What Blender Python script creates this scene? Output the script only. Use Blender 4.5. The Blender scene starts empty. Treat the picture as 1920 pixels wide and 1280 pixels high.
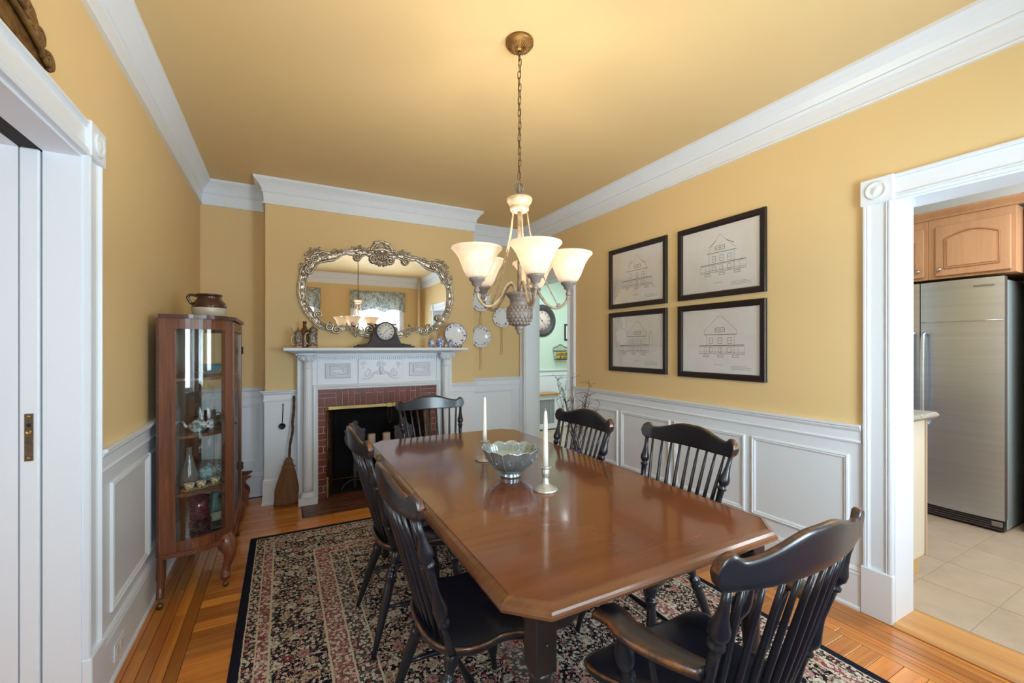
import bpy, bmesh, math, random
from mathutils import Vector, Matrix
random.seed(7)
SC = bpy.context.scene
COL = SC.collection
PI = math.pi

# ------------------------------------------------------------------ camera
cam_d = bpy.data.cameras.new('camera')
cam_d.sensor_fit = 'HORIZONTAL'; cam_d.sensor_width = 36.0
cam_d.lens = 36.0 * 802.0 / 1920.0
cam_d.shift_y = 10.0 / 1920.0
cam_d.clip_start = 0.03; cam_d.clip_end = 60
cam = bpy.data.objects.new('camera', cam_d); COL.objects.link(cam)
cam.location = (0, 0, 1.35)
cam.rotation_euler = (math.radians(90), 0, math.radians(-28.15))
SC.camera = cam

# ------------------------------------------------------------------ exposure, world, large lights
vs = SC.view_settings
vs.view_transform = 'Standard'
try: vs.look = 'None'
except Exception: pass
vs.exposure = 0.11; vs.gamma = 1.0; vs.use_curve_mapping = False
SC.cycles.use_denoising = True
try: SC.cycles.denoiser = 'OPENIMAGEDENOISE'
except Exception: pass
SC.cycles.max_bounces = 9; SC.cycles.diffuse_bounces = 5; SC.cycles.glossy_bounces = 5
SC.cycles.transparent_max_bounces = 12; SC.cycles.caustics_reflective = False; SC.cycles.caustics_refractive = False
SC.cycles.sample_clamp_indirect = 6.0

W = bpy.data.worlds.new('world'); SC.world = W; W.use_nodes = True
bg = W.node_tree.nodes['Background']
bg.inputs['Color'].default_value = (0.80, 0.90, 1.0, 1); bg.inputs['Strength'].default_value = 2.2

def area(name, loc, rot, sx, sy, power, col):
    d = bpy.data.lights.new(name, 'AREA'); d.shape = 'RECTANGLE'; d.size = sx; d.size_y = sy
    d.energy = power; d.color = col
    o = bpy.data.objects.new(name, d); COL.objects.link(o); o.location = loc; o.rotation_euler = rot
    return o
R90 = math.radians(90)
# daylight at the two windows of the rear wall (behind the camera)
area('daylight_window_1', (1.69, -0.69, 1.40), (R90, 0, 0), 0.84, 1.20, 88, (0.75, 0.89, 1.0))
area('daylight_window_2', (0.10, -0.69, 1.40), (R90, 0, 0), 0.84, 1.20, 46, (0.75, 0.89, 1.0))
# the rooms next door: a parlour window to the left, the kitchen and the pantry passage to the right
area('daylight_parlour', (-3.3, 1.0, 1.55), (R90, 0, -R90), 2.0, 1.7, 24, (1.0, 0.96, 0.92))
area('kitchen_ceiling_light', (3.62, 0.35, 2.62), (0, 0, 0), 0.9, 0.9, 30, (0.92, 0.97, 1.0))
area('kitchen_fill', (4.72, -0.52, 1.55), (R90, 0, math.radians(56)), 1.2, 1.2, 36, (0.86, 0.94, 1.0))  # added fill, no window here; aimed through the doorway at the left wall
area('passage_ceiling_light', (3.75, 4.7, 2.62), (0, 0, 0), 0.9, 0.9, 36, (0.86, 0.95, 1.0))

# ------------------------------------------------------------------ materials
def lin(c):
    c = c / 255.0
    return c / 12.92 if c <= 0.04045 else ((c + 0.055) / 1.055) ** 2.4
def rgb(r, g, b): return (lin(r), lin(g), lin(b), 1.0)

class NT:
    def __init__(s, name):
        s.m = bpy.data.materials.new(name); s.m.use_nodes = True
        s.t = s.m.node_tree; s.t.nodes.clear()
        s.out = s.t.nodes.new('ShaderNodeOutputMaterial')
    def n(s, typ, ins=None, **props):
        nd = s.t.nodes.new(typ)
        for k, v in props.items(): setattr(nd, k, v)
        for k, v in (ins or {}).items():
            sock = nd.inputs[k]
            if isinstance(v, bpy.types.NodeSocket): s.t.links.new(v, sock)
            elif v is not None: sock.default_value = v
        return nd
    def m_(s, op, a, b=None, c=None):
        nd = s.t.nodes.new('ShaderNodeMath'); nd.operation = op
        for i, v in enumerate((a, b, c)):
            if v is None: continue
            if isinstance(v, bpy.types.NodeSocket): s.t.links.new(v, nd.inputs[i])
            else: nd.inputs[i].default_value = v
        return nd.outputs[0]
    def mix(s, f, a, b):
        nd = s.t.nodes.new('ShaderNodeMix'); nd.data_type = 'RGBA'
        for sock, v in ((nd.inputs[0], f), (nd.inputs[6], a), (nd.inputs[7], b)):
            if isinstance(v, bpy.types.NodeSocket): s.t.links.new(v, sock)
            else: sock.default_value = v
        return nd.outputs[2]
    def ramp(s, f, stops, interp='LINEAR'):
        nd = s.n('ShaderNodeValToRGB', {'Fac': f}); r = nd.color_ramp; r.interpolation = interp
        while len(r.elements) < len(stops): r.elements.new(0.5)
        for e, (p, c) in zip(r.elements, stops): e.position = p; e.color = c
        return nd.outputs['Color']
    def bsdf(s, **k):
        b = s.t.nodes.new('ShaderNodeBsdfPrincipled')
        for key, v in k.items():
            sock = b.inputs[key.replace('_', ' ')]
            if isinstance(v, bpy.types.NodeSocket): s.t.links.new(v, sock)
            else: sock.default_value = v
        s.t.links.new(b.outputs[0], s.out.inputs[0]); return b
    def coord(s, which='Object', scale=(1, 1, 1), rnd=0.0, rot=(0, 0, 0)):
        tc = s.n('ShaderNodeTexCoord'); v = tc.outputs[which]
        if rnd:
            oi = s.n('ShaderNodeObjectInfo')
            add = s.n('ShaderNodeVectorMath', operation='MULTIPLY_ADD')
            cx = s.n('ShaderNodeCombineXYZ', {0: oi.outputs['Random'], 1: oi.outputs['Random'], 2: oi.outputs['Random']})
            s.t.links.new(cx.outputs[0], add.inputs[0]); add.inputs[1].default_value = (rnd, rnd * 1.7, rnd * 0.6)
            s.t.links.new(v, add.inputs[2]); v = add.outputs[0]
        mp = s.n('ShaderNodeMapping', {'Vector': v, 'Scale': scale, 'Rotation': rot})
        return mp.outputs[0]

MATS = {}
def mat(name, c, rough=0.5, metal=0.0, noise=None, bump=None, coat=0.0, rnd=0.0, spec=0.5, c2=None, scale=(1, 1, 1)):
    if name in MATS: return MATS[name]
    t = NT(name); col = c
    nz = None
    if noise or bump:
        v = t.coord('Object', scale, rnd=3.0 if rnd else 0)
    if noise:
        nz = t.n('ShaderNodeTexNoise', {'Vector': v, 'Scale': noise[0], 'Detail': 4.0, 'Roughness': 0.6})
        d = noise[1]
        cc = c2 or tuple(x * (1 - d) for x in c[:3]) + (1,)
        f = t.ramp(nz.outputs['Fac'], [(0.3, (0, 0, 0, 1)), (0.7, (1, 1, 1, 1))])
        col = t.mix(f, c, cc)
    if rnd:
        oi = t.n('ShaderNodeObjectInfo')
        hs = t.n('ShaderNodeHueSaturation', {'Color': col})
        t.t.links.new(t.m_('MULTIPLY_ADD', oi.outputs['Random'], 2 * rnd, 1 - rnd), hs.inputs['Value'])
        col = hs.outputs[0]
    b = t.bsdf(Base_Color=col, Roughness=rough, Metallic=metal, Coat_Weight=coat, Coat_Roughness=0.12, Specular_IOR_Level=spec)
    if bump:
        nb = t.n('ShaderNodeTexNoise', {'Vector': v, 'Scale': bump[0], 'Detail': 3.0})
        bp = t.n('ShaderNodeBump', {'Height': nb.outputs['Fac'], 'Strength': bump[1], 'Distance': 0.01})
        t.t.links.new(bp.outputs[0], b.inputs['Normal'])
    MATS[name] = t.m; return t.m

def wood(name, c1, c2, axis='X', scale=9.0, rough=0.35, coat=0.0, rnd=0.0, stretch=0.08, bump=0.08, fine=0.35):
    if name in MATS: return MATS[name]
    t = NT(name)
    s = [1, 1, 1]; s['XYZ'.index(axis)] = stretch
    v = t.coord('Object', tuple(s), rnd=5.0)
    n1 = t.n('ShaderNodeTexNoise', {'Vector': v, 'Scale': scale, 'Detail': 5.0, 'Roughness': 0.62, 'Distortion': 0.6})
    s2 = [1, 1, 1]; s2['XYZ'.index(axis)] = stretch * 0.35
    v2 = t.coord('Object', tuple(s2), rnd=5.0)
    n2 = t.n('ShaderNodeTexNoise', {'Vector': v2, 'Scale': scale * 9, 'Detail': 3.0, 'Roughness': 0.7})
    f = t.m_('ADD', t.m_('MULTIPLY', n1.outputs['Fac'], 1 - fine), t.m_('MULTIPLY', n2.outputs['Fac'], fine))
    mid = tuple((a + b) / 2 for a, b in zip(c1, c2))
    col = t.ramp(f, [(0.32, c2), (0.5, mid), (0.66, c1)])
    if rnd:
        oi = t.n('ShaderNodeObjectInfo')
        hs = t.n('ShaderNodeHueSaturation', {'Color': col})
        t.t.links.new(t.m_('MULTIPLY_ADD', oi.outputs['Random'], 2 * rnd, 1 - rnd), hs.inputs['Value'])
        col = hs.outputs[0]
    b = t.bsdf(Base_Color=col, Roughness=rough, Coat_Weight=coat, Coat_Roughness=0.08)
    if bump:
        bp = t.n('ShaderNodeBump', {'Height': n2.outputs['Fac'], 'Strength': bump, 'Distance': 0.002})
        t.t.links.new(bp.outputs[0], b.inputs['Normal'])
    MATS[name] = t.m; return t.m

WALL = mat('yellow_wall_paint', rgb(224, 195, 142), 0.62, bump=(260, 0.04))
CEIL = mat('yellow_ceiling_paint', rgb(224, 195, 142), 0.7)
WHITE = mat('white_trim_paint', rgb(228, 234, 242), 0.35)
CREAM = mat('cream_wall_paint', rgb(228, 224, 214), 0.6)
GREEN = mat('pale_green_paint', rgb(206, 224, 208), 0.6)
KWALL = mat('pale_blue_white_paint', rgb(226, 232, 236), 0.6)
SUBFL = mat('dark_floor_joint', rgb(70, 38, 16), 0.7)
PLANK = wood('honey_fir_plank', rgb(222, 148, 66), rgb(168, 92, 34), 'X', 7.0, 0.26, 0.3, 0.30, 0.07)
PLANKY = wood('honey_fir_plank_lengthwise', rgb(222, 148, 66), rgb(160, 86, 32), 'Y', 7.0, 0.26, 0.3, 0.30, 0.07)
OAKT = wood('oak_threshold', rgb(206, 152, 88), rgb(168, 112, 58), 'Y', 8.0, 0.4, 0.1, 0.0)
TABLE = wood('cherry_table_top', rgb(130, 76, 42), rgb(100, 54, 28), 'X', 6.0, 0.17, 0.5, 0.03, 0.12, 0.0, 0.12)
TEDGE = wood('cherry_table_edge', rgb(118, 74, 46), rgb(84, 48, 28), 'X', 6.0, 0.22, 0.4, 0.0, 0.12, 0.0)
DARKW = mat('near_black_brown_paint', rgb(44, 34, 34), 0.35, noise=(8, 0.4))
OAK = wood('quarter_sawn_oak', rgb(140, 80, 48), rgb(70, 34, 20), 'Z', 22.0, 0.35, 0.2, 0.05, 0.07, 0.2, 0.5)
OAKD = wood('dark_oak_top', rgb(88, 50, 34), rgb(56, 30, 22), 'Y', 14.0, 0.3, 0.3, 0.0, 0.08)
BRASS = mat('polished_brass', rgb(178, 152, 98), 0.34, 1.0)
OBRASS = mat('old_brass', rgb(128, 104, 66), 0.45, 1.0, noise=(40, 0.4))
IRON = mat('black_iron', rgb(40, 40, 44), 0.5, 0.4)
SOOT = mat('sooty_black_firebrick', rgb(28, 24, 24), 0.9, noise=(12, 0.5))
BRICK = mat('red_glazed_brick', rgb(124, 58, 46), 0.38, noise=(14, 0.25), rnd=0.16)
HBRICK = mat('brown_hearth_brick', rgb(104, 62, 44), 0.35, noise=(14, 0.3), rnd=0.22)
MORTAR = mat('pale_mortar', rgb(206, 174, 156), 0.85)
HMORTAR = mat('dark_hearth_mortar', rgb(58, 38, 30), 0.85)
SILVER = mat('antique_silver_gilt', rgb(224, 216, 198), 0.3, 0.7, noise=(70, 0.55), c2=rgb(136, 112, 90))
GLASSM = None
def glass(name, tint=(1, 1, 1, 1), refl=0.08, rough=0.02):
    if name in MATS: return MATS[name]
    t = NT(name)
    tr = t.n('ShaderNodeBsdfTransparent', {'Color': tint})
    gl = t.n('ShaderNodeBsdfGlossy', {'Color': (1, 1, 1, 1), 'Roughness': rough})
    lw = t.n('ShaderNodeLayerWeight', {'Blend': 0.25})
    f = t.m_('MULTIPLY_ADD', lw.outputs['Fresnel'], 0.45, refl)
    mx = t.n('ShaderNodeMixShader', {0: f, 1: tr.outputs[0], 2: gl.outputs[0]})
    t.t.links.new(mx.outputs[0], t.out.inputs[0])
    MATS[name] = t.m; return t.m
PANE = glass('clear_thin_glass', (0.96, 0.98, 0.98, 1), 0.03)
CABGL = glass('old_cabinet_glass', (0.93, 0.96, 0.96, 1), 0.045)
PICGL = glass('picture_glass', (1, 1, 1, 1), 0.008)
MIRR = mat('mirror_silvering', (0.92, 0.93, 0.93, 1), 0.0, 1.0)

# black paint rubbed through on the edges: the 'wear' attribute marks the edges of each piece
def chair_paint():
    t = NT('black_paint_rubbed_edges')
    at = t.n('ShaderNodeAttribute', attribute_name='wear')
    v = t.coord('Object', (1, 1, 1), rnd=3.0)
    nz = t.n('ShaderNodeTexNoise', {'Vector': v, 'Scale': 26.0, 'Detail': 5.0, 'Roughness': 0.7})
    w = t.m_('MULTIPLY', at.outputs['Fac'], t.m_('MULTIPLY_ADD', nz.outputs['Fac'], 1.6, 0.05))
    c = t.ramp(w, [(0.25, rgb(23, 25, 35)), (0.5, rgb(64, 44, 34)), (0.75, rgb(136, 82, 42)), (1.0, rgb(176, 118, 66))])
    t.bsdf(Base_Color=c, Roughness=0.3, Coat_Weight=0.25, Coat_Roughness=0.15)
    return t.m
CHAIR = chair_paint()
# ------------------------------------------------------------------ mesh helpers
class MB:
    def __init__(s): s.v = []; s.f = []; s.w = None; s.sm = []
    def add(s, verts, faces, M=None, smooth=False):
        b = len(s.v)
        s.v += [tuple(M @ Vector(p)) for p in verts] if M is not None else [tuple(p) for p in verts]
        s.f += [tuple(b + i for i in f) for f in faces]; s.sm += [smooth] * len(faces)
        return s
    def box(s, x0, x1, y0, y1, z0, z1, M=None):
        v = [(x0, y0, z0), (x1, y0, z0), (x1, y1, z0), (x0, y1, z0), (x0, y0, z1), (x1, y0, z1), (x1, y1, z1), (x0, y1, z1)]
        return s.add(v, [(0, 3, 2, 1), (4, 5, 6, 7), (0, 1, 5, 4), (1, 2, 6, 5), (2, 3, 7, 6), (3, 0, 4, 7)], M)
    def bbox(s, x0, x1, y0, y1, z0, z1, b=0.004, M=None):
        # box with chamfered edges, one connected piece
        bm = bmesh.new(); bmesh.ops.create_cube(bm, size=1)
        for q in bm.verts: q.co = Vector(((x0 + x1) / 2 + q.co.x * (x1 - x0), (y0 + y1) / 2 + q.co.y * (y1 - y0), (z0 + z1) / 2 + q.co.z * (z1 - z0)))
        b = min(b, 0.45 * min(abs(x1 - x0), abs(y1 - y0), abs(z1 - z0)))
        bmesh.ops.bevel(bm, geom=list(bm.edges), offset=b, segments=1, affect='EDGES')
        bm.verts.index_update()
        s.add([q.co.copy() for q in bm.verts], [[q.index for q in f.verts] for f in bm.faces], M); bm.free(); return s
    def lathe(s, prof, n=20, M=None, smooth=True, cap=True, rfun=None):
        v = []; f = []
        for (r, z) in prof:
            for i in range(n):
                a = 2 * PI * i / n; k = rfun(a, z) if rfun else 1
                v.append((r * k * math.cos(a), r * k * math.sin(a), z))
        for j in range(len(prof) - 1):
            for i in range(n):
                i2 = (i + 1) % n
                f.append((j * n + i, j * n + i2, (j + 1) * n + i2, (j + 1) * n + i))
        if cap:
            if prof[0][0] > 1e-5: f.append(tuple(range(n - 1, -1, -1)))
            if prof[-1][0] > 1e-5: f.append(tuple((len(prof) - 1) * n + i for i in range(n)))
        return s.add(v, f, M, smooth)
    def tube(s, pts, rad, n=8, M=None, closed=False, smooth=True, flat=None):
        P = [Vector(p) for p in pts]; N = len(P)
        R = rad if isinstance(rad, (list, tuple)) else [rad] * N
        T = []
        for i in range(N):
            a = P[(i - 1) % N] if (closed or i > 0) else P[0]
            b = P[(i + 1) % N] if (closed or i < N - 1) else P[-1]
            d = b - a; T.append(d.normalized() if d.length > 1e-9 else Vector((0, 0, 1)))
        u = Vector((0, 0, 1)) if abs(T[0].z) < 0.9 else Vector((1, 0, 0))
        u = (u - T[0] * u.dot(T[0])).normalized()
        v = []; f = []
        for i in range(N):
            u = u - T[i] * u.dot(T[i])
            u = u.normalized() if u.length > 1e-6 else T[i].orthogonal().normalized()
            w = T[i].cross(u)
            for k in range(n):
                a = 2 * PI * k / n
                v.append(P[i] + (u * math.cos(a) + w * math.sin(a) * (flat or 1)) * R[i])
        for i in range(N if closed else N - 1):
            i2 = (i + 1) % N
            for k in range(n):
                k2 = (k + 1) % n
                f.append((i * n + k, i * n + k2, i2 * n + k2, i2 * n + k))
        if not closed:
            f.append(tuple(range(n - 1, -1, -1))); f.append(tuple((N - 1) * n + k for k in range(n)))
        return s.add(v, f, M, smooth)
    def prism(s, poly, h0, h1, M=None, smooth=False):
        n = len(poly)
        v = [(x, y, h0) for x, y in poly] + [(x, y, h1) for x, y in poly]
        f = [tuple(range(n - 1, -1, -1)), tuple(range(n, 2 * n))]
        f += [(i, (i + 1) % n, n + (i + 1) % n, n + i) for i in range(n)]
        return s.add(v, f, M, smooth)
    def sphere(s, c, r, nu=10, nv=7, M=None, sc=(1, 1, 1)):
        v = [(c[0], c[1], c[2] - r * sc[2])]; f = []
        for j in range(1, nv):
            t = -PI / 2 + PI * j / nv
            for i in range(nu):
                a = 2 * PI * i / nu
                v.append((c[0] + r * sc[0] * math.cos(t) * math.cos(a), c[1] + r * sc[1] * math.cos(t) * math.sin(a), c[2] + r * sc[2] * math.sin(t)))
        v.append((c[0], c[1], c[2] + r * sc[2]))
        for i in range(nu): f.append((0, 1 + (i + 1) % nu, 1 + i))
        for j in range(nv - 2):
            for i in range(nu):
                a = 1 + j * nu; b = a + nu
                f.append((a + i, a + (i + 1) % nu, b + (i + 1) % nu, b + i))
        L = len(v) - 1; a = 1 + (nv - 2) * nu
        for i in range(nu): f.append((a + i, a + (i + 1) % nu, L))
        return s.add(v, f, M, True)
    def sweep(s, path, prof, closed=False, smooth=False):
        # path: plan points with the room on the left hand; prof: (distance from wall, z), one mitred piece
        P = [Vector((p[0], p[1])) for p in path]; N = len(P); v = []; f = []; k = len(prof)
        def nrm(a, b):
            d = (b - a).normalized(); return Vector((-d.y, d.x))
        for i in range(N):
            if closed or 0 < i < N - 1:
                n1 = nrm(P[(i - 1) % N], P[i]); n2 = nrm(P[i], P[(i + 1) % N])
                m = (n1 + n2); m = m / max(1e-6, m.dot(n1)) if m.length > 1e-6 else n1
            else: m = nrm(P[0], P[1]) if i == 0 else nrm(P[-2], P[-1])
            for (o, z) in prof: v.append((P[i].x + m.x * o, P[i].y + m.y * o, z))
        for i in range(N if closed else N - 1):
            i2 = (i + 1) % N
            for j in range(k):
                j2 = (j + 1) % k
                f.append((i * k + j, i2 * k + j, i2 * k + j2, i * k + j2))
        if not closed:
            f.append(tuple(range(k - 1, -1, -1))); f.append(tuple((N - 1) * k + j for j in range(k)))
        return s.add(v, f, None, smooth)
    def mesh(s, name, m):
        me = bpy.data.meshes.new(name); me.from_pydata(s.v, [], s.f); me.materials.append(m)
        me.polygons.foreach_set('use_smooth', s.sm)
        bm = bmesh.new(); bm.from_mesh(me); bmesh.ops.recalc_face_normals(bm, faces=bm.faces); bm.to_mesh(me); bm.free()
        if s.w is not None:
            at = me.attributes.new('wear', 'FLOAT', 'POINT'); at.data.foreach_set('value', s.w)
        me.update(); return me
    def build(s, name, m, parent=None, label=None, kind=None):
        o = bpy.data.objects.new(name, s.mesh(name, m)); COL.objects.link(o)
        if parent is not None: o.parent = parent
        if label: o['label'] = label
        if kind: o['kind'] = kind
        return o
    def autosmooth(s, ang=0.6): return s

def smooth_by_angle(o, deg=35):
    me = o.data; me.polygons.foreach_set('use_smooth', [True] * len(me.polygons))
    try: me.set_sharp_from_angle(angle=math.radians(deg))
    except Exception: pass
    return o
def tag(o, label, cat, group=None):
    o['label'] = label; o['category'] = cat
    if group: o['group'] = group
    return o
def thing(name, label, cat, loc=(0, 0, 0), rz=0.0, group=None):
    o = bpy.data.objects.new(name, None); COL.objects.link(o); o.empty_display_size = 0.05
    o.location = loc; o.rotation_euler = (0, 0, rz); return tag(o, label, cat, group)
def struct(o): o['kind'] = 'structure'; return o
def inst(src, name, parent, loc=None, rot=None, scl=None):
    o = bpy.data.objects.new(name, src if isinstance(src, bpy.types.Mesh) else src.data); COL.objects.link(o); o.parent = parent
    if loc is not None: o.location = loc
    if rot is not None: o.rotation_euler = rot
    if scl is not None: o.scale = scl
    return o
def dup(root, loc, rz, label=None):
    r = root.copy(); COL.objects.link(r); r.location = loc; r.rotation_euler = (0, 0, rz)
    if label: r['label'] = label
    for ch in list(root.children):
        c = ch.copy(); COL.objects.link(c); c.parent = r
        for g in list(ch.children):
            d = g.copy(); COL.objects.link(d); d.parent = c
    return r
def T(x, y, z): return Matrix.Translation((x, y, z))
def RX(a): return Matrix.Rotation(a, 4, 'X')
def RY(a): return Matrix.Rotation(a, 4, 'Y')
def RZ(a): return Matrix.Rotation(a, 4, 'Z')
def along(a, b):
    # matrix taking local z axis to the line a -> b
    a = Vector(a); d = (Vector(b) - a)
    return T(*a) @ d.to_track_quat('Z', 'Y').to_matrix().to_4x4(), d.length
def cr(pts, n=6, closed=False):
    # Catmull-Rom through points
    P = [Vector(p) for p in pts]; N = len(P); out = []
    for i in range(N if closed else N - 1):
        g = lambda k: P[k % N] if closed else P[max(0, min(N - 1, k))]
        a, b, c, d = g(i - 1), g(i), g(i + 1), g(i + 2)
        for j in range(n):
            t = j / n
            out.append(0.5 * ((2 * b) + (c - a) * t + (2 * a - 5 * b + 4 * c - d) * t * t + (3 * b - a - 3 * c + d) * t ** 3))
    if not closed: out.append(P[-1].copy())
    return out
def wall_grid(us, zs, holes, t0, t1, axis):
    # wall slab with rectangular openings as one connected mesh; axis 'X': wall runs along X (t is Y), 'Y': runs along Y (t is X)
    us = sorted(set(us)); zs = sorted(set(zs)); solid = {}
    for i in range(len(us) - 1):
        for j in range(len(zs) - 1):
            cu = (us[i] + us[i + 1]) / 2; cz = (zs[j] + zs[j + 1]) / 2
            solid[(i, j)] = not any(h[0] < cu < h[1] and h[2] < cz < h[3] for h in holes)
    vid = {}; V = []; F = []
    def vv(i, j, k):
        if (i, j, k) not in vid:
            vid[(i, j, k)] = len(V); t = (t0, t1)[k]
            V.append((us[i], t, zs[j]) if axis == 'X' else (t, us[i], zs[j]))
        return vid[(i, j, k)]
    for (i, j), sd in solid.items():
        if not sd: continue
        F.append((vv(i, j, 0), vv(i + 1, j, 0), vv(i + 1, j + 1, 0), vv(i, j + 1, 0)))
        F.append((vv(i, j, 1), vv(i, j + 1, 1), vv(i + 1, j + 1, 1), vv(i + 1, j, 1)))
        for (di, dj, a, b) in ((-1, 0, (i, j), (i, j + 1)), (1, 0, (i + 1, j), (i + 1, j + 1)), (0, -1, (i, j), (i + 1, j)), (0, 1, (i, j + 1), (i + 1, j + 1))):
            if not solid.get((i + di, j + dj), False):
                F.append((vv(*a, 0), vv(*b, 0), vv(*b, 1), vv(*a, 1)))
    m = MB(); m.add(V, F); return m
# ------------------------------------------------------------------ the room
XL, XR, YR, YC, YBL, YBR, ZC = -0.63, 2.62, -0.50, 4.22, 4.51, 4.66, 2.785
CX0, CX1 = -0.135, 1.79            # chimney breast
WT = 0.19                          # right wall thickness
K0, K1, KH = 0.28, 0.951, 2.055    # kitchen doorway (Y range, head)
H0, H1, HH = 3.645, 4.53, 2.10      # passage doorway in the right wall
P0, P1, PH = 0.55, 2.045, 2.02     # pocket-door opening in the left wall

floor = struct(MB().box(-4.2, 6.2, -0.75, 7.0, -0.10, -0.004).build('floor', SUBFL))
ceiling = struct(MB().box(XL - 0.2, XR + 0.19, YR - 0.18, YBR + 0.15, ZC, ZC + 0.1).build('ceiling', CEIL))
g_ = 0.019   # the door linings sit in slightly larger openings
wl = struct(wall_grid([YR - 0.18, P0 - g_, P1 + g_, YBL + 0.3], [0, PH + g_, ZC], [(P0 - g_, P1 + g_, -1, PH + g_)], XL - 0.20, XL, 'Y').build('wall_left', WALL))
wr = struct(wall_grid([YR - 0.18, K0 - g_, K1 + g_, H0 - g_, H1 + g_, YBR + 0.15], [0, KH + g_, HH + g_, ZC], [(K0 - g_, K1 + g_, -1, KH + g_), (H0 - g_, H1 + g_, -1, HH + g_)], XR, XR + WT, 'Y').build('wall_right', WALL))
WIN = [(1.26, 2.12), (-0.34, 0.52)]; WZ0, WZ1 = 0.82, 2.34
wre = struct(wall_grid([XL - 0.2, WIN[1][0], WIN[1][1], WIN[0][0], WIN[0][1], XR + 0.19], [0, WZ0, WZ1, ZC], [(a, b, WZ0, WZ1) for a, b in WIN], YR - 0.15, YR, 'X').build('wall_rear', WALL))
wb = struct(MB().box(XL, CX0 + 0.05, YBL, YBL + 0.3, 0, ZC).build('wall_back_left', WALL))
wb2 = struct(MB().box(CX1 - 0.05, XR, YBR, YBR + 0.15, 0, ZC).build('wall_back_right', WALL))
FBX0, FBX1, FBZ = 0.36, 1.26, 0.80   # firebox opening
wc = struct(wall_grid([CX0, FBX0, FBX1, CX1], [0, FBZ, ZC], [(FBX0, FBX1, -1, FBZ)], YC, YC + 0.56, 'X').build('wall_chimney', WALL))

# --- floor planks: a lengthwise border along the side walls, crosswise boards between
def plank(x0, x1, y0, y1, m):
    g = 0.0011
    MB().bbox(x0 + g, x1 - g, y0 + g, y1 - g, -0.012, 0.0, 0.0012).build('plank', m, floor)
bw = 0.05
def border(xa, n, ya, yb):
    for i in range(n):
        y = ya - random.uniform(0, 0.7)
        while y < yb:
            L = random.uniform(0.7, 1.5); a, b = max(ya, y), min(yb, y + L)
            if b - a > 0.04: plank(xa + i * bw, xa + (i + 1) * bw, a, b, PLANKY)
            y += L
border(XL, 5, YR, 4.2)
border(XR - 5 * 0.06 - 0.005, 6, YR, 4.4)
y = YR
XB0, XB1 = XL + 5 * bw, XR - 5 * 0.06 - 0.005
while y < 3.46:
    w = random.choice((0.066, 0.07, 0.074)); plank(XB0, XB0 + random.uniform(0.24, 0.55), y, min(y + w, 3.47), PLANK); y += w
y = YR
while y < 3.46:
    w = random.choice((0.074, 0.08)); plank(2.02 - random.uniform(0, 0.12), XB1, y, min(y + w, 3.47), PLANK); y += w
y = 3.47
while y < 4.4:
    x = XB0 - random.uniform(0, 0.4)
    while x < XB1:
        L = random.uniform(0.45, 1.1); a, b = max(XB0, x), min(XB1, x + L)
        if y > 3.74 and b > 0.135 and a < 1.49:       # stop at the hearth
            if a < 0.1: plank(a, 0.135, y, y + 0.07, PLANK)
            x = 1.49; continue
        if b - a > 0.05: plank(a, b, y, y + 0.07, PLANK)
        x += L
    y += 0.07

# --- crown moulding: one mitred run round the room
crown_prof = [(0, 2.575), (0.018, 2.575), (0.020, 2.583), (0.012, 2.590), (0.014, 2.640), (0.017, 2.668), (0.026, 2.672), (0.030, 2.680), (0.024, 2.690),
              (0.030, 2.700), (0.042, 2.722), (0.060, 2.744), (0.074, 2.756), (0.080, 2.762), (0.085, 2.768), (0.085, 2.786), (0, 2.786)]
room = [(XL, YR), (XR, YR), (XR, YBR), (CX1, YBR), (CX1, YC), (CX0, YC), (CX0, YBL), (XL, YBL)]
struct(MB().sweep(room, crown_prof, True).build('trim_1', WHITE))['label'] = 'white crown moulding running round the ceiling'

# --- wainscot: white boarding, baseboard, chair rail, framed panels
def rail_prof(z): return [(0.006, z - 0.095), (0.016, z - 0.095), (0.018, z - 0.088), (0.012, z - 0.080), (0.012, z - 0.040), (0.018, z - 0.032), (0.024, z - 0.024), (0.022, z - 0.018), (0.034, z - 0.012), (0.036, z - 0.002), (0.030, z), (0, z), (0, z - 0.095)]
BASEP = [(0, 0), (0.030, 0), (0.030, 0.012), (0.022, 0.022), (0.020, 0.175), (0.022, 0.182), (0.018, 0.192), (0.020, 0.200), (0.013, 0.212), (0.008, 0.218), (0, 0.220)]
def wains(side, path, z, parent):
    struct(MB().sweep(path, BASEP).build('baseboard_' + side, WHITE))
    MB().sweep(path, [(0, 0.0), (0.007, 0.0), (0.007, z - 0.05), (0, z - 0.05)]).build('wainscot', WHITE, parent)
    MB().sweep(path, rail_prof(z)).build('chair_rail', WHITE, parent)
def frame_panel(parent, M, w, h):
    # raised picture-frame moulding with a sunk panel, local x = width, y = height, z = out of the wall
    m = MB(); prof = [(0, 0.006), (0.003, 0.016), (0.010, 0.019), (0.014, 0.013), (0.020, 0.015), (0.026, 0.011), (0.030, 0.007), (0.030, 0.004), (0, 0.004)]
    P = [(0, 0), (w, 0), (w, h), (0, h)]; v = []; f = []; k = len(prof)
    for (x, y), (sx, sy) in zip(P, ((1, 1), (-1, 1), (-1, -1), (1, -1))):
        for o, z in prof: v.append((x + sx * o, y + sy * o, z))
    for i in range(4):
        for j in range(k): f.append((i * k + j, ((i + 1) % 4) * k + j, ((i + 1) % 4) * k + (j + 1) % k, i * k + (j + 1) % k))
    m.add(v, f, M); return m.build('panel_moulding', WHITE, parent)
def wallM(origin, xdir, ndir):
    x = Vector(xdir); n = Vector(ndir); y = Vector((0, 0, 1))
    return Matrix(((x.x, y.x, n.x, origin[0]), (x.y, y.y, n.y, origin[1]), (x.z, y.z, n.z, origin[2]), (0, 0, 0, 1)))
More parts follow.
